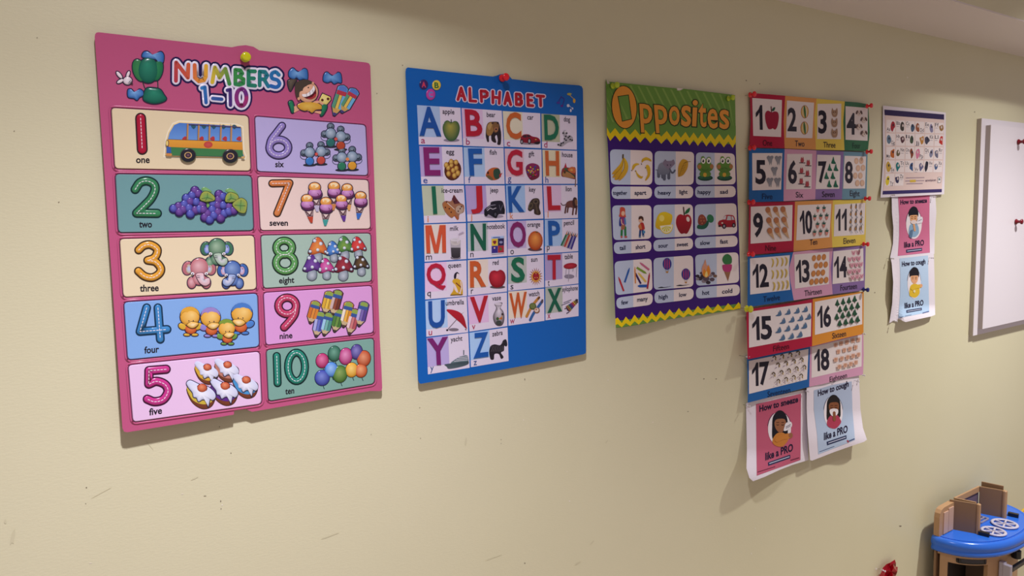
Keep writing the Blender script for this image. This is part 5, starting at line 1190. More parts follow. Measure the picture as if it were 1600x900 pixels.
strip('strip of three folded number cards twelve to fourteen, fourth row', [1168, 1237, 1300, 1352], [.003, .012, .004, .002], .006, 390, 472, .003, [
 (12, BLU, [(1168.3, 400.6), (1239.4, 394), (1232.8, 419), (1235, 440), (1240.3, 469.4), (1167.8, 480), (1168.3, 440)], (C12B, [(152, 215), (713, 168), (697, 350), (718, 655), (155, 722)]), (C12B, [(188, 295), (405, 288), (420, 612), (195, 632)]), (C12B, ('Twelve', 340, 828, 575, 798)), ('bananas_picture', C12B, pts([(470, 275), (535, 265), (605, 262), (663, 255), (472, 440), (540, 435), (602, 430), (660, 420), (490, 605), (555, 600), (617, 590), (680, 580)], ban))),
 (13, PNK, [(1239.4, 394), (1301.7, 387.2), (1297.8, 419), (1301, 460), (1240.3, 469.4), (1235, 440), (1232.8, 419)], ((0, 0, 1), [(1241, 397.8), (1295.9, 393.3), (1295, 443.9), (1242.2, 451)]), ((0, 0, 1), [(1243.3, 406.4), (1264.8, 405.8), (1265.2, 440.9), (1245, 442)]), (C14, ('Thirteen', 18, 745, 262, 710)), ('cookies_picture', C14, pts([(152, 210), (222, 203), (292, 195), (182, 315), (248, 307), (318, 300), (145, 428), (213, 420), (280, 412), (120, 545), (188, 535), (257, 527), (325, 517)], cook))),
 (14, PUR, [(1301.7, 387.2), (1352.8, 383.3), (1351, 453.3), (1301, 460), (1297.8, 419)], (C14, [(425, 115), (845, 72), (850, 525), (412, 575)]), (C14, [(435, 188), (612, 180), (618, 478), (438, 492)]), (C14, ('Fourteen', 525, 668, 757, 638)), ('pigs_picture', C14, pts([(708, 138), (775, 132), (655, 230), (720, 222), (783, 215), (687, 310), (750, 303), (813, 297), (657, 402), (722, 393), (787, 385), (695, 482), (758, 472), (820, 465)], pig)))])
strip('strip of number cards fifteen and sixteen with a yellow pin, fifth row', [1166, 1269.5, 1349.5], [.003, .007, .003], .008, 460, 545, .012, [
 (15, RED, [(1166, 484), (1270, 467.2), (1268.9, 541), (1168.3, 561.5)], (C15, [(135, 200), (1017, 72), (1008, 545), (138, 705)]), (C15, [(180, 270), (455, 255), (465, 585), (190, 603)]), (C15, ('Fifteen', 480, 758, 702, 718)), ('whales_picture', C15, pts([(555, 215), (682, 195), (810, 178), (925, 158), (612, 322), (738, 302), (860, 282), (970, 262), (552, 450), (678, 428), (800, 408), (915, 388), (605, 555), (730, 535), (850, 512)], whale))),
 (16, OR2, [(1270, 467.2), (1349.6, 455.5), (1349.2, 521.7), (1320, 528), (1268.9, 541)], (C16, [(165, 150), (830, 25), (830, 465), (165, 615)]), (C16, [(198, 212), (390, 193), (395, 498), (205, 520)]), (C16, ('Sixteen', 410, 668, 603, 630)), ('trees_picture', C16, pts([(480, 165), (562, 145), (645, 128), (725, 108), (517, 255), (600, 235), (685, 217), (768, 200), (475, 358), (558, 338), (642, 318), (727, 300), (517, 448), (602, 430), (685, 410), (768, 392)], tree)))])
strip('strip of number cards seventeen and eighteen, bottom row above the pages', [1167.5, 1265, 1349], [.002, .005, .002], .004, 530, 615, .006, [
 (17, BLU, [(1167, 558), (1266, 540), (1265, 575), (1264.4, 604.4), (1168.3, 629.3), (1168.6, 600)], (C17, [(135, 216), (975, 46), (955, 475), (138, 680)]), (C17, [(178, 245), (422, 220), (425, 550), (185, 575)]), (C17, ('Seventeen', 400, 725, 720, 662)), ('hooks_picture', C17, pts([(497, 175), (607, 152), (722, 130), (832, 105), (550, 272), (662, 248), (772, 222), (880, 200), (485, 405), (597, 378), (702, 352), (810, 325), (918, 305), (552, 502), (662, 475), (770, 448), (873, 428)], hook))),
 (18, PNK, [(1266, 540), (1349, 520), (1349.6, 555), (1348.5, 585.5), (1320, 591), (1290, 599), (1264.4, 604.4), (1265, 575)], (C18, [(135, 225), (918, 30), (912, 525), (130, 705)]), (C18, [(172, 262), (405, 240), (412, 580), (178, 605)]), (C18, ('Eighteen', 415, 768, 685, 698)), ('boxes_picture', C18, pts([(508, 188), (595, 165), (685, 145), (777, 120), (863, 108), (552, 292), (645, 270), (732, 250), (820, 225), (512, 418), (605, 400), (698, 378), (782, 358), (865, 340), (568, 528), (660, 505), (745, 485), (825, 462)], box_)))])

# ------------------------------------------------------------------ printed pages
S1 = (1155, 615, 6); S2 = (1250, 585, 6); S3 = (1380, 295, 818 / 100); S4 = (1380, 390, 692 / 100); A1 = (1370, 155, 11.25); A2 = (1370, 225, 10)
def page(name, label, crop, out, dep, ctr):
    o = PX(*ctr, .99)
    T = empty(name, o, label, 'paper notice')
    sh = Sheet(T, o, dep, 5, 'paper_print')
    Dr('sheet', sh, crop, lift=0).solid(out, 'E9E2EA', .0002).done()
    return sh
def sm(t): t = max(0, min(1, t)); return t * t * (3 - 2 * t)
def person(D, cx, cy, s, hair, skin, shirt, sneeze=False, tissue=False, long_=True, armr=True, bot=4.9):
    """Figure in an oval: cx, cy = middle of the face, s = half face width."""
    q = lambda x, y: (cx + x * s, cy + y * s)
    if long_: D.blob([q(-1.3, 2.4), q(-1.35, .5), q(-1.2, -1.2), q(-.4, -2.2), q(.5, -2.1), q(1.15, -1.0), q(1.25, .5), q(1.2, 1.8), q(.6, 2.2), q(-.6, 2.6)], hair)
    D.blob([q(-1.3, bot - .7), q(-1.1, 2.2), q(-.4, 1.5), q(.6, 1.5), q(1.2, 2.3), q(1.3, bot - 1), q(.4, bot), q(-.7, bot - .1)], shirt)
    D.blob([q(-.95, -.5), q(-.8, .7), q(0, 1.5), q(.75, .8), q(.95, -.5), q(.5, -1.1), q(-.5, -1.1)], skin)
    D.blob([q(-1.1, .1), q(-1.15, -1.1), q(-.5, -2.1), q(.4, -2.1), q(1.1, -1.2), q(1.05, .0), q(.8, -.75), q(.1, -.9), q(-.75, -.7)] if long_ else
           [q(-1.2, -.2), q(-1.25, -1.5), q(-.8, -2.4), q(-.1, -2.9), q(.8, -2.5), q(1.2, -1.3), q(1.1, -.2), q(.85, -.7), q(-.85, -.6)], hair)
    for x in (-.42, .42): D.line([q(x - .2, -.25), q(x + .2, -.28)], s * .12, '5A3426'); D.line([q(x - .18, .12), q(x, .2), q(x + .18, .12)], s * .1, '3A2420')
    if tissue:
        D.blob([q(-.8, .6), q(-.1, .3), q(.75, .5), q(.7, 1.3), q(0, 1.8), q(-.6, 1.4)], 'EDE8EA'); D.line([q(.1, 2.4), q(.05, 1.1)], s * .55, skin)
    elif armr:
        D.line([q(-.5, 2.6), q(.3, 2.2), q(1.5, 2.0)], s * .9, shirt, smooth=4); D.ell(*q(1.75, 1.9), s * .35, s * .45, skin)
    else:
        D.line([q(.3, 3.2), q(.1, 1.9), q(0, 1.2)], s * .5, skin, smooth=4)
def oval(D, cx, cy, rx, ry, fill='EFE8EC', ln='3A3450'):
    D.ell(cx, cy, rx, ry, fill, n=28)
    D.line(ellp(cx, cy, rx * 1.03, ry * 1.03, 0, 12, 190, 240), rx * .035, ln); D.line(ellp(cx, cy, rx * 1.03, ry * 1.03, 0, 12, 300, 350), rx * .035, ln)
def notice(name, label, crop, out, dep, ctr, pq, col, col2, t1, t2, band, fig, small=()):
    sh = page(name, label, crop, out, dep, ctr)
    D = Dr('printed_panel', sh, crop, lift=.0004, step=9e-5); D.poly(pq, col, col2); pan = D.done()
    D = Dr('picture', sh, crop, pan, lift=.0008, step=9e-5); fig(D); D.done()
    for nm, tt in (('heading', t1), ('closing_line', t2)):
        D = Dr(nm, sh, crop, pan, lift=.0008, step=9e-5)
        for a in tt: D.text(*a)
        D.done()
    Dr('dark_caption', sh, crop, pan, lift=.0008, step=9e-5).poly(band[0], '2A3458').line(band[1], band[2], 'C2C8DC').done()
    for a, b, w, c in small: Dr('fine_print', sh, crop, pan, lift=.0008).line([a, b], w, c).done()
def dep1(x, y): return .004 + .004 * math.sin((x - 1166) / 95 * 3.1) + .022 * sm((y - 700) / 52) * sm((1230 - x) / 60 + .3) + .010 * sm((y - 640) / 90)
def f1(D):
    oval(D, 378, 330, 108, 160); person(D, 385, 285, 56, '1E1B24', '9A6648', 'C8803A', bot=3.75)
    D.blob([(425, 310), (440, 275), (485, 265), (495, 300), (470, 335), (420, 350)], 'E8E4E8'); D.line([(440, 312), (480, 290)], 8, '8A8490'); D.line([(440, 325), (478, 305)], 6, '8A8490')
notice('sneeze_notice', 'paper How to sneeze notice with a child in orange, below number card seventeen', S1, [(64, 90), (300, 30), (625, -40), (628, 150), (640, 400), (652, 622), (600, 638), (500, 668), (380, 715), (240, 780), (130, 822), (95, 790), (68, 700), (72, 520), (68, 300)], dep1, (1213, 680),
       [(158, 100), (580, 0), (575, 622), (165, 770)], 'BE5A74', 'C4627C', [('How to sneeze', 190, 170, 553, 78, 56, '241C38', .03)], [('like a PRO', 245, 625, 505, 535, 68, '241C38', .03)], ([(270, 645), (478, 572), (480, 605), (272, 678)], [(285, 655), (468, 592)], 8), f1, [((175, 735), (335, 685), 6, '6A2A40'), ((485, 625), (560, 602), 8, '6A2A40')])
def dep2(x, y): return .005 + .004 * math.sin((x - 1262) / 85 * 3.1 + .5) + .026 * sm((y - 640) / 55) * (.35 + .65 * sm((x - 1300) / 50)) + .005 * sm((1290 - x) / 30)
def f2(D):
    oval(D, 312, 355, 88, 155); person(D, 318, 305, 50, '26211F', '8A5638', 'B04058', tissue=True, bot=4.0)
notice('cough_notice', 'paper How to cough notice with a child in dark pink, below number card eighteen', S2, [(62, 125), (300, 60), (552, 10), (562, 200), (566, 320), (590, 500), (628, 612), (600, 632), (500, 665), (320, 728), (115, 808), (95, 805), (85, 700), (70, 500), (62, 320)], dep2, (1305, 650),
       [(130, 150), (300, 100), (485, 65), (492, 330), (516, 615), (172, 750), (160, 560), (130, 330)], 'AEBCD4', 'B8CCE4', [('How to cough', 168, 205, 457, 112, 54, '241C38', .03)], [('like a PRO', 225, 615, 447, 540, 66, '241C38', .03)], ([(250, 632), (435, 570), (437, 602), (255, 665)], [(268, 643), (425, 590)], 8), f2, [((185, 725), (320, 675), 5, '5A6A8A'), ((460, 625), (508, 605), 10, '4A5A80'), ((446, 622), (452, 632), 14, 'B04A5A')])
def dep3(x, y): return .004 + .010 * sm((1402 - x) / 12) * math.sin(sm((y - 300) / 100) * 3.14) + .003 * math.sin((y - 300) / 100 * 6)
def f3(D):
    oval(D, 393, 450, 100, 190); person(D, 390, 370, 50, '1C1A26', 'E2A878', '8FB0CC', long_=False, armr=False)
    D.poly([(330, 610), (350, 530), (385, 520), (365, 640)], '5E7A98'); D.ell(392, 425, 40, 26, 'E8D8D4'); D.blob([(435, 410), (450, 370), (500, 360), (502, 425), (470, 440), (430, 445)], 'E8E4EC'); D.line([(452, 410), (490, 392)], 9, '8A8898')
notice('sneeze_notice', 'paper How to sneeze notice with a child in light blue, under the small alphabet page', S3, [(108, 80), (400, 60), (665, 55), (680, 300), (658, 600), (655, 830), (600, 845), (300, 868), (95, 890), (90, 870), (125, 700), (130, 500), (112, 300)], dep3, (1428, 350),
       [(190, 97), (595, 78), (590, 400), (597, 815), (187, 858), (205, 600), (205, 350)], 'CC6C8E', 'D2789A', [('How to sneeze', 220, 200, 560, 175, 58, '241C38', .03)], [('like a PRO', 268, 752, 522, 720, 70, '241C38', .03)], ([(293, 778), (497, 755), (497, 792), (295, 818)], [(310, 796), (485, 775)], 9), f3)
def dep4(x, y): return .005 + .010 * sm((1404 - x) / 12) * math.sin(sm((y - 395) / 110) * 3.0) + .016 * sm((y - 475) / 28) * sm((x - 1400) / 14) + .002 * math.sin((y - 400) / 100 * 5)
def f4(D):
    oval(D, 335, 365, 72, 165); person(D, 338, 310, 42, '221E24', 'E6AC80', 'E2BE38', long_=False)
    D.ell(338, 450, 12, 16, 'EFE2B0')
notice('cough_notice', 'paper How to cough notice with a child in yellow, lowest beside the whiteboard', S4, [(80, 90), (300, 55), (548, 38), (555, 300), (562, 705), (520, 722), (400, 748), (240, 784), (205, 768), (165, 750), (150, 775), (120, 765), (66, 795), (80, 700), (98, 580), (108, 350), (92, 150)], dep4, (1427, 450),
       [(178, 95), (485, 62), (490, 350), (498, 675), (163, 742), (182, 500), (185, 300)], 'BCD4EC', 'B4D0EC', [('How to cough', 203, 182, 457, 152, 52, '241C38', .03)], [('like a PRO', 232, 635, 436, 600, 58, '241C38', .03)], ([(250, 655), (417, 628), (418, 655), (252, 685)], [(264, 668), (406, 644)], 7), f4, [((175, 732), (305, 705), 5, '6A7A9A'), ((430, 685), (492, 668), 10, '5A6A9A')])

def dep5(x, y): return .003 + .004 * math.sin((x - 1378) / 98 * 3.1) + .004 * sm((y - 280) / 28)
sh = page('alphabet_page', 'small printed alphabet page with navy bars and picture grid, left of the whiteboard', (0, 0, 1), [(1379.6, 165), (1430, 170.3), (1477.8, 175.9), (1477.6, 240), (1475.2, 303.5), (1430, 306), (1375.8, 308.8), (1377.5, 285), (1380, 247), (1379.5, 200)], dep5, (1428, 240))
sh.mat = 'paper_print'
Dr('pale_field', sh, lift=.0004).poly([(1382.5, 172.5), (1475.2, 180), (1474.5, 240), (1471.8, 296), (1379.8, 298.5), (1383, 245)], 'E6CFC8').done()
Dr('navy_bar', sh, A1, lift=.0006).poly([(135, 182), (1183, 268), (1183, 360), (140, 280)], '3A3058').done()
Dr('navy_bar', sh, A2, lift=.0006).poly([(96, 733), (1018, 703), (1015, 752), (92, 788)], '3E346A').done()
yl = [186, 207.5, 228.5, 249.8, 270.6, 291.7]; yr = [191.5, 209.5, 229.5, 250, 270, 290]; xl = [1384.3, 1384.3, 1384.3, 1384, 1383.5, 1382]; xr = [1475, 1474.8, 1474.2, 1473.2, 1472.3, 1471.5]
ICOL = ['A8323E', '4A4440', '4A5E78', '9A5A3E', '8A86A6', '9A7448', '6A8094', '5A3A44', '4A5A48', 'C08A44', '4A4A5C', 'C23A34', 'C06A34', '6A6248', '8A4A34', 'D882A0', '8A8CA4', '6E6E84', 'C8A44A', '2A7A7C', '3E5A88', '6A6A90', '2E3040', '4A6088', 'E2CC3E', '3E3A5A']
for i, ch in enumerate('ABCDEFGHIJKLMNOPQRSTUVWXYZ'):
    r, c = divmod(i, 6)
    def gp(u, w):
        y0 = yl[r] + (yr[r] - yl[r]) * u; y1 = yl[r + 1] + (yr[r + 1] - yl[r + 1]) * u
        x0 = xl[r] + (xr[r] - xl[r]) * u; x1 = xl[r + 1] + (xr[r + 1] - xl[r + 1]) * u
        return (x0 * (1 - w) + x1 * w, y0 * (1 - w) + y1 * w)
    f = lambda u, w: gp((c + u) / 6, w)
    D = Dr('letter_cell', sh, lift=.0006); D.poly([f(.04, .04), f(.96, .04), f(.96, .95), f(.04, .95)], 'EFE4E2')
    left = i in (0, 1, 2, 4, 5, 7, 8, 9, 11, 12, 14, 16, 20, 21) 
    a = f(.08 if left else .55, .38 if i % 3 else .85); b = f(.45 if left else .92, .38 if i % 3 else .85)
    D.text(ch + ch.lower(), *a, *b, 5.6, '3A3444', .006)
    ix, iy = (.72 if left else .3), .52
    n = 7; pp = []
    for k in range(n):
        an = 2 * math.pi * k / n; rr = random.uniform(.55, 1.15)
        p = f(ix + .24 * rr * math.cos(an), iy + .38 * rr * math.sin(an)); pp.append(p)
    D.blob(pp, ICOL[i], None, 3); D.ell(*f(ix + .03, iy - .1), 1.2, 2.2, 'D8C8C4' if i % 2 else '3A3440', n=8)
    D.line([f(.1 if left else .6, .5 if i % 3 else .93), f(.34 if left else .85, .5 if i % 3 else .93)], .5, '8A8290'); D.done()
D = Dr('footer_lettering', sh, A2, lift=.0007)
for y, x0, x1 in ((530, 460, 738), (578, 450, 735), (622, 470, 712)): D.line([(x0, y), (x1, y - 6)], 13, 'A8949E')
D.poly([(518, 562), (608, 558), (610, 594), (520, 598)], 'D8B84A'); D.text('envision', 760, 588, 925, 580, 40, '5A4060', .004)
D.poly([(955, 518), (1002, 515), (1000, 605), (952, 608)], 'EFE4E2').line([(955, 520), (1002, 517), (1000, 600), (953, 606)], 5, '5A6A72', True).ell(978, 552, 11, 18, '4A6A70').done()

# ------------------------------------------------------------------ push pins
PINM = {'red': pmat('red_clear_plastic', 'F4202E', rough=0.15, trans=0.12), 'yellow': pmat('yellow_clear_plastic', 'E2E21E', rough=0.12, trans=0.2),
        'lime': pmat('lime_clear_plastic', 'C4DC30', rough=0.12, trans=0.2), 'blue': pmat('blue_plastic', '14207A', rough=0.15), 'clear': pmat('clear_white_plastic', 'EDE9EC', rough=0.2, trans=0.3)}
STEEL = pmat('pin_steel', 'B8B8BC', rough=0.25, metal=1.0)
def lathe(prof, n=16):
    v, f = [], []
    for (r, y) in prof:
        for k in range(n):
            a = 2 * math.pi * k / n
            v.append(Vector((r * math.cos(a), -y, r * math.sin(a))))
    for i in range(len(prof) - 1):
        for k in range(n):
            j = (k + 1) % n
            f.append((i * n + k, i * n + j, (i + 1) * n + j, (i + 1) * n + k))
    f.append(tuple(range(n))[::-1]); f.append(tuple((len(prof) - 1) * n + k for k in range(n)))
    return v, f
def pin(px, py, stand, col, label, r=.0052, L=.0145, tilt=(0, 0), group='push pins in the wall'):
    b = PX(px, py, 1.0 - stand)
    T = empty('push_pin', b, label, 'push pin', group)
    T.rotation_euler = (tilt[0], 0, tilt[1])
    v, f = lathe([(r * .8, 0), (r * .95, .03 * L), (r * .95, .12 * L), (r * .5, .22 * L), (r * .42, .5 * L), (r * .55, .66 * L), (r * .95, .74 * L), (r, .84 * L), (r * .92, .94 * L), (r * .6, L)])
    mesh_obj('head', v, f, PINM[col], T, True)
    v, f = lathe([(.0005, -stand - .004), (.0005, .002)], 8)
    mesh_obj('needle', v, f, STEEL, T, True)
pin(382.6, 90.5, .009, 'yellow', 'yellow see-through push pin holding the pink numbers chart', .0062, .010)
pin(784.2, 122.3, .007, 'red', 'red push pin holding the blue alphabet chart', .0062, .015)
pin(957.0, 134.4, .006, 'lime', 'yellow-green push pin at the left corner of the Opposites poster', .0056, .015)
pin(1137.6, 154.0, .006, 'lime', 'yellow-green push pin at the right corner of the Opposites poster', .0056, .015)
for x, y, c, l in ((1171.6, 148.2, 'red', 'red push pin at the left end of the card one to four strip'), (1354.2, 166, 'red', 'red push pin at the right end of the card one to four strip'), (1171.2, 231.2, 'red', 'red push pin between number cards one and five'), (1354, 237.4, 'red', 'red push pin between number cards four and eight'),
                   (1169.8, 316, 'red', 'red push pin between number cards five and nine'), (1351.4, 310.4, 'red', 'red push pin between number cards eight and eleven'), (1169.4, 397, 'red', 'red push pin between number cards nine and twelve'), (1348.8, 381.4, 'red', 'red push pin between number cards eleven and fourteen'),
                   (1348.8, 452.4, 'blue', 'dark blue push pin between number cards fourteen and sixteen'), (1166.0, 482.3, 'yellow', 'yellow push pin at the corner of number card fifteen')):
    pin(x, y, .012 if c != 'yellow' else .015, c, l, .0058 if c != 'yellow' else .0078, .014)
for x, y, l in ((1167, 557.5, 'tiny clear tack at the lower left of number card fifteen'), (1348.2, 521.5, 'tiny clear tack at the lower right of number card sixteen'), (1347.6, 586, 'tiny clear tack at the lower right of number card eighteen'), (1168.2, 634, 'tiny clear tack at the top left of the orange child notice'),
                (1259.8, 611, 'tiny clear tack between the two lower notices'), (1338.6, 595.5, 'tiny clear tack at the top right of the dark pink child notice'), (1394, 305, 'tiny clear tack at the top left of the light blue child notice'), (1458.6, 308, 'tiny clear tack at the top right of the light blue child notice'),
                (1392.8, 404, 'tiny clear tack at the top left of the yellow child notice'), (1455, 403, 'tiny clear tack at the top right of the yellow child notice'), (1398, 502, 'tiny clear tack at the curled bottom of the yellow child notice')):
    pin(x, y, .020 if y > 480 and x < 1360 and y < 560 else .012, 'clear', l, .0022, .007, group='tiny clear tacks')

# ------------------------------------------------------------------ whiteboard
xw = PX(1526.6, 184.4).x
r_ = ray(1534, 184.7); y_back = r_[1] * (xw / r_[0])            # face of the rear panel
z0 = PX(1534, 184.7, y_back).z; z1 = PX(1520.6, 524.7, y_back).z
xg = PX(1540.2, 200, y_back).x
r_ = ray(1548.4, 195); y_front = r_[1] * (xg / r_[0])
zf0 = PX(1548.4, 195, y_front).z; zf1 = PX(1536, 514, y_front).z
BW = pmat('white_board_laminate', 'E6E0E6', rough=0.3, spec=0.4)
BE = pmat('grey_board_edge', 'B4AAA4', rough=0.6)
T = empty('whiteboard', Vector(((xw + 3.3) / 2, 1.0, (z0 + z1) / 2)), 'white dry-erase board in two layers with grey edges at the right', 'whiteboard')
def wb(name, lo, hi, mat): 
    o_ = T.location
    return box(name, [lo[i] - o_[i] for i in range(3)], [hi[i] - o_[i] for i in range(3)], mat, T)
XR = 3.3
wb('rear_panel', (xw + .0004, y_back, z1), (XR, y_back + .004, z0), BW); wb('rear_edge', (xw, y_back + .001, z1 + .0004), (XR + .0004, .9995, z0 - .0004), BE)
wb('front_panel', (xg + .0004, y_front, zf1), (XR - .04, y_front + .003, zf0), BW); wb('front_edge', (xg, y_front + .001, zf1 + .0004), (XR - .0396, y_back - .0002, zf0 - .0004), BE)
for px, py, l, s in ((1590.5, 222, 'dark red magnet pin high on the whiteboard', 1.0), (1586.8, 346.5, 'dark red magnet pin in the middle of the whiteboard', 1.0)):
    b = PX(px, py, y_front)
    Q = empty('magnet_pin', b, l, 'magnet', 'magnet pins on the whiteboard')
    L = .020; r = .0085
    v, f = lathe([(r * .75, 0), (r, .05 * L), (r, .15 * L), (r * .55, .3 * L), (r * .5, .6 * L), (r * .9, .75 * L), (r * .95, .9 * L), (r * .5, L)])
    mesh_obj('knob', v, f, pmat('dark_red_plastic', '78061C', rough=0.2), Q, True)

# ------------------------------------------------------------------ torn red foil on the wall
o = PX(1386, 889, .99)
TG = (1340, 855, 20)
T = empty('red_foil_scrap', o, 'crumpled scrap of shiny red foil pinned low on the wall', 'scrap')
g = [(790, 640), (900, 530), (1020, 480), (1160, 390), (1195, 500), (1190, 610), (1250, 620), (1235, 760), (1200, 860), (1160, 960), (960, 1050), (800, 1040), (670, 960), (690, 870), (740, 780)]
inn = [(1000, 600), (1100, 520), (1130, 640), (1060, 760), (940, 720), (860, 800), (960, 900), (1100, 880), (820, 930)]
allp = g + inn
from mathutils.geometry import delaunay_2d_cdt
dv, de, df, *_ = delaunay_2d_cdt([Vector(p) for p in allp], [(i, (i + 1) % len(g)) for i in range(len(g))], [], 1, 1e-6)
random.seed(3)
vs = []
for p in dv:
    d_ = .004 + random.uniform(0, .016)
    vs.append(PX(TG[0] + p[0] / 20, TG[1] + p[1] / 20, 1 - d_) - o)
ft = mesh_obj('foil', vs, [tuple(f) for f in df], pmat('red_foil', 'B8142C', rough=0.22, metal=0.55), T)
m_ = ft.modifiers.new('thickness', 'SOLIDIFY'); m_.thickness = .0005
pin(1379.2, 891.2, .012, 'clear', 'small white tack holding the red foil scrap', .0028, .008, group='small white tacks low on the wall')

# ------------------------------------------------------------------ toy kitchen
ZT = EYE - .93
KX, KY, KA, KB, KE = 2.238, .972, .195, .138, 2.2
def outl(t, off=0.0):                  # t 0..1 from the left end round the front to the right end
    a = math.pi * (1 - t)
    c, s = math.cos(a), math.sin(a)
    x = KX + KA * math.copysign(abs(c) ** (2 / KE), c); y = KY - KB * abs(s) ** (2 / KE)
    nx, ny = (x - KX) / KA ** 2, (y - KY) / KB ** 2
    l = math.hypot(nx, ny) or 1
    return (x + nx / l * off, min(y + ny / l * off, KY))
T = empty('toy_kitchen', (KX, .91, 0), 'toy play kitchen with a rounded blue counter and tan cabinet', 'toy kitchen')
KO = Vector(T.location)
BLUE = pmat('blue_toy_plastic', '2F6FDC', rough=0.22, spec=0.5); TAN = pmat('tan_toy_plastic', 'B58F69', rough=0.45); TAN_SHADE = pmat('tan_toy_plastic_shaded', '8C6C4E', rough=0.5)  # second tan: same plastic with the dividers' shade darkened into its colour
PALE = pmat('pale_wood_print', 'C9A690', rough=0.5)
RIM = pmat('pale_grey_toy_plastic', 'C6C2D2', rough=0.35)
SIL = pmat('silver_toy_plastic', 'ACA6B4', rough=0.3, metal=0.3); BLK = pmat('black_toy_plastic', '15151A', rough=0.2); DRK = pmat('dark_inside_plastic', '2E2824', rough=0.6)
NS = 40
def ringmesh(rings, cap_top=True, cap_bot=True):
    v, f = [], []
    for off, z in rings:
        for k in range(NS + 1):
            x, y = outl(k / NS, off); v.append(Vector((x, y, z)) - KO)
    n = NS + 1
    for i in range(len(rings) - 1):
        for k in range(n):
            j = (k + 1) % n
            f.append((i * n + k, i * n + j, (i + 1) * n + j, (i + 1) * n + k))
    if cap_top: f.append(tuple(range(n)))
    if cap_bot: f.append(tuple((len(rings) - 1) * n + k for k in range(n))[::-1])
    return v, f
v, f = ringmesh([(-.004, ZT), (-.0025, ZT - .003), (-.001, ZT - .0005), (.004, ZT + .0005), (.009, ZT - .004), (.012, ZT - .011), (.0115, ZT - .019), (.008, ZT - .025), (.0085, ZT - .028), (.0105, ZT - .032), (.0095, ZT - .038), (.004, ZT - .043), (-.01, ZT - .044)])
ct = mesh_obj('counter', v, f, BLUE, T)
for p in ct.data.polygons: p.use_smooth = len(p.vertices) == 4
# cabinet body: front strip cut open in the middle
def bodyring(t0, t1, z0, z1, off, mat, name, th=.008, n=16, parent=T):
    v, f = [], []
    for k in range(n + 1):
        t = t0 + (t1 - t0) * k / n
        for o_, z in ((off, z1), (off, z0), (off - th, z0), (off - th, z1)):
            x, y = outl(t, o_); v.append(Vector((x, y, z)) - KO)
    for k in range(n):
        a, b = 4 * k, 4 * k + 4
        for i in range(4): f.append((a + i, b + i, b + (i + 1) % 4, a + (i + 1) % 4))
    f.append((0, 1, 2, 3)); f.append((4 * n + 3, 4 * n + 2, 4 * n + 1, 4 * n))
    return mesh_obj(name, v, f, mat, parent)
ZB = ZT - .043
t0, t1, to = .02, .98, (.17, .40)
bodyring(.02, .98, ZB - .010, ZB, -.006, TAN, 'upper_rail', .01, 30)
bodyring(.03, .45, ZB - .030, ZB - .010, -.012, TAN, 'front_rail', .012, 24)
bodyring(.03, .078, 0, ZB - .030, -.012, TAN, 'side_post', .014, 6)
bodyring(.315, .40, 0, ZB - .030, -.012, TAN, 'front_post', .014, 8)
bodyring(.078, .315, 0, ZB - .2, -.012, TAN, 'lower_panel', .012, 12)
bodyring(.45, .97, 0, ZB - .010, -.02, TAN, 'right_panel', .012, 20)
box('back_panel', [KX - KA + .008 - KO.x, KY - .006 - KO.y, 0], [KX + KA - .008 - KO.x, KY - KO.y, ZB], TAN_SHADE, T)
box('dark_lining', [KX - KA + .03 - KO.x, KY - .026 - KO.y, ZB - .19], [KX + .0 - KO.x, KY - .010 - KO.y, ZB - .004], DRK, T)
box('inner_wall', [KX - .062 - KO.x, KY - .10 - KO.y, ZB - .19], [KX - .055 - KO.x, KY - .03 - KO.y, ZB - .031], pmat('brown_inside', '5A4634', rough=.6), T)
# black slot handle in the front rail
bodyring(.142, .297, ZB - .0265, ZB - .0075, -.0098, BLK, 'slot_handle', .004, 14)
for tt in (.142, .297):
    x, y = outl(tt, -.0118)
    v, f = [], []
    for k in range(14):
        a = 6.2832 * k / 14
        v.append(Vector((x + .0068 * math.cos(a), y - .0018, ZB - .017 + .0095 * math.sin(a))) - KO)
    for k in range(14):
        v.append(v[k] + Vector((0, .006, 0)))
    f = [tuple(range(14))] + [(k, (k + 1) % 14, 14 + (k + 1) % 14, 14 + k) for k in range(14)]
    mesh_obj('slot_end', v, f, BLK, T)
bodyring(.155, .285, ZB - .022, ZB - .012, -.0088, pmat('slot_grey', '2C2A34', rough=.3), 'slot_inset', .003, 12)
# hinged play panels standing on the counter
def plate(name, a, b, z0, z1, th, mat, post=0.0):
    A, B = Vector((a[0], a[1])), Vector((b[0], b[1])); u = (B - A).normalized(); n = Vector((-u[1], u[0])) * th / 2
    v = [Vector((p[0], p[1], z)) - KO for z in (z0, z1) for p in (A - n, A + n, B + n, B - n)]
    f = [(0, 1, 2, 3), (7, 6, 5, 4), (0, 4, 5, 1), (1, 5, 6, 2), (2, 6, 7, 3), (3, 7, 4, 0)]
    o_ = mesh_obj(name, v, f, mat, T)
    m = o_.modifiers.new('bevel', 'BEVEL'); m.width = .0012; m.segments = 2
    return o_
def post(x, y, z0, z1, r, mat, name='hinge_post'):
    v, f = [], []
    n = 14
    for z, q in ((z0, r), (z1 - .002, r), (z1, r * .7)):
        for k in range(n): v.append(Vector((x + q * math.cos(6.2832 * k / n), y + q * math.sin(6.2832 * k / n), z)) - KO)
    for i in range(2):
        for k in range(n): f.append((i * n + k, i * n + (k + 1) % n, (i + 1) * n + (k + 1) % n, (i + 1) * n + k))
    f.append(tuple(range(2 * n, 3 * n)))
    return mesh_obj(name, v, f, mat, T, False)
d1a, d1b = (2.118, .966), (2.147, .902)
plate('divider_panel', d1a, (2.144, .906), ZT - .001, ZT + .088, .005, TAN_SHADE); post(2.1475, .902, ZT - .001, ZT + .088, .0055, TAN)
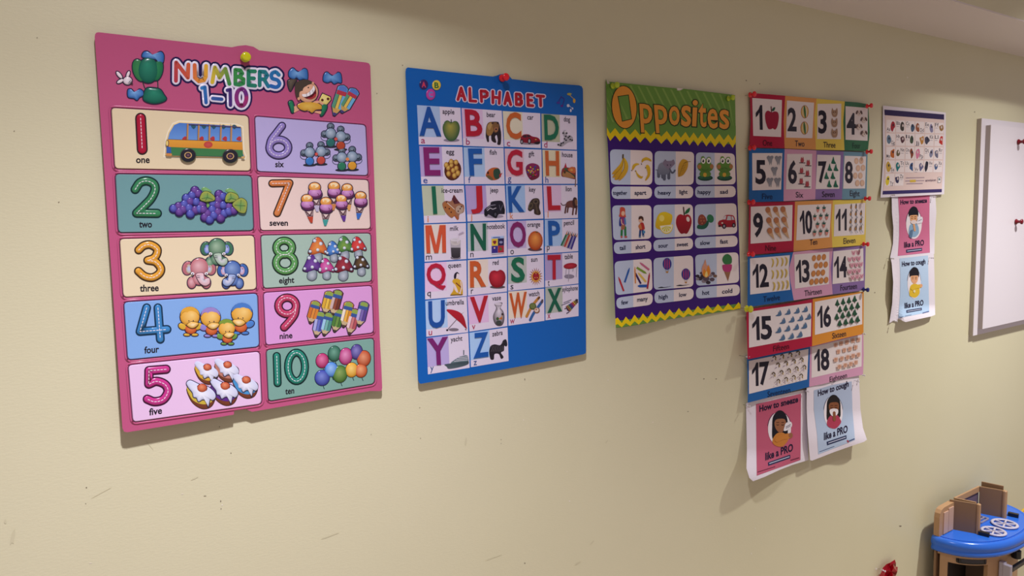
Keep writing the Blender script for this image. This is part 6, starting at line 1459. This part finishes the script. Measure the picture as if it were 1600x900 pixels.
plate('divider_panel', (2.139, .962), (2.153, .911), ZT - .001, ZT + .089, .004, TAN)
plate('divider_panel', (2.300, .966), (2.320, .912), ZT - .001, ZT + .084, .006, TAN_SHADE); post(2.3225, .907, ZT - .001, ZT + .084, .0065, TAN)
plate('divider_panel', (2.318, .969), (2.330, .914), ZT - .001, ZT + .094, .004, TAN_SHADE)
plate('back_wall', (2.145, .9705), (2.303, .9705), ZT - .001, ZT + .064, .002, pmat('painted_shade_plastic', '6A5A6A', rough=.6))  # bluish shade below the cross bar is put into this panel's colour
plate('cross_bar', (2.15, .968), (2.30, .968), ZT + .066, ZT + .084, .005, TAN)
post(2.352, .93, ZT, ZT + .045, .006, TAN, 'corner_post')
# low back panel with a rounded corner and two pale boards
prof = [(2.040, 0), (2.040, .055), (2.043, .068), (2.051, .077), (2.063, .081), (2.120, .083), (2.120, 0)]
v = [Vector((x, y, ZT - .001 + z)) - KO for y in (.955, .970) for x, z in prof]
n = len(prof); f = [tuple(range(n)), tuple(range(2 * n - 1, n - 1, -1))] + [(i, n + i, n + (i + 1) % n, (i + 1) % n) for i in range(n)]
mesh_obj('back_board', v, f, TAN, T)
for xa, xb, top in ((2.061, 2.087, .066), (2.0885, 2.116, .072)):
    box('pale_board', [xa - KO.x, .9525 - KO.y, ZT + .002 - KO.z], [xb - KO.x, .9555 - KO.y, ZT + top - KO.z], PALE, T, bev=.001)
# burner rings, tray, knobs
def ringv(cx, cy, z, R, r, n=28, m=8):
    v, f = [], []
    for i in range(n):
        a = 6.2832 * i / n
        for j in range(m):
            b = 6.2832 * j / m
            v.append(Vector((cx + (R + r * math.cos(b)) * math.cos(a), cy + (R + r * math.cos(b)) * math.sin(a), z + r * .7 * math.sin(b))) - KO)
    for i in range(n):
        for j in range(m): f.append((i * m + j, ((i + 1) % n) * m + j, ((i + 1) % n) * m + (j + 1) % m, i * m + (j + 1) % m))
    return v, f
for cx, cy, R in ((2.190, .879, .028), (2.268, .883, .0305)):
    v, f = ringv(cx, cy, ZT + .004, R, .0042); b_ = mesh_obj('burner', v, f, RIM, T, True)
    for k in range(6):
        a = math.radians(60 * k + 15)
        p = plate('burner_spoke', (cx + .003 * math.cos(a), cy + .003 * math.sin(a)), (cx + R * .97 * math.cos(a), cy + R * .97 * math.sin(a)), ZT + .0005, ZT + .006, .0048, RIM)
    post(cx, cy, ZT, ZT + .007, .006, SIL, 'burner_hub')
for a, b in (((2.222, .948), (2.270, .948)), ((2.222, .926), (2.270, .926)), ((2.222, .948), (2.222, .926)), ((2.270, .948), (2.270, .926)), ((2.225, .937), (2.268, .937))):
    plate('tray_bar', a, b, ZT, ZT + .006, .004, SIL)
for cx, cy in ((2.148, .886), (2.352, .894)):
    o_ = plate('knob', (cx - .003, cy + .013), (cx + .003, cy - .013), ZT, ZT + .011, .013, BLK)
# silver oven door hardware at the right front
x, y = outl(.50, -.004)
def ob(px, py, yv): p = PX(px, py, yv); return p
a_ = ob(1566, 880, .845); b_ = ob(1572, 905, .845)
box('door_bracket', [a_.x - .004 - KO.x, .838 - KO.y, b_.z - .03], [a_.x + .012 - KO.x, .852 - KO.y, a_.z + .004], SIL, T, bev=.002)
a_ = ob(1574, 884, .83); b_ = ob(1582, 896, .83)
box('handle_mount', [a_.x - KO.x, .822 - KO.y, b_.z - .008], [a_.x + .014 - KO.x, .842 - KO.y, a_.z], SIL, T, bev=.002)
h0 = ob(1580, 889, .828); h1 = ob(1606, 884, .828)
cu = plate('handle_bar', (h0.x, h0.y), (h0.x + .14, h0.y), h0.z - .008, h0.z + .004, .009, BLK)
p0 = ob(1588, 866, .84)
pl = post(p0.x + .005, .842, p0.z - .012, p0.z + .012, .012, BLK, 'control_knob')
# yellow hose arch behind
Q = empty('yellow_hoop', PX(1596, 800, .965), 'thin yellow plastic hoop at the right behind the toy kitchen', 'toy')
c = PX(1600, 806, .965); R = .034
v, f = [], []
n, m = 22, 8
for i in range(n + 1):
    a = math.pi * (i / n)
    for j in range(m):
        b = 6.2832 * j / m; rr = R + .004 * math.cos(b)
        v.append(Vector((c.x - .002 - rr * math.cos(a), c.y + .004 * math.sin(b), c.z + rr * math.sin(a) - .012)) - Q.location)
for i in range(n):
    for j in range(m): f.append((i * m + j, i * m + (j + 1) % m, (i + 1) * m + (j + 1) % m, (i + 1) * m + j))
mesh_obj('hoop', v, f, pmat('yellow_toy_plastic', 'D8B03A', rough=.3), Q, True)
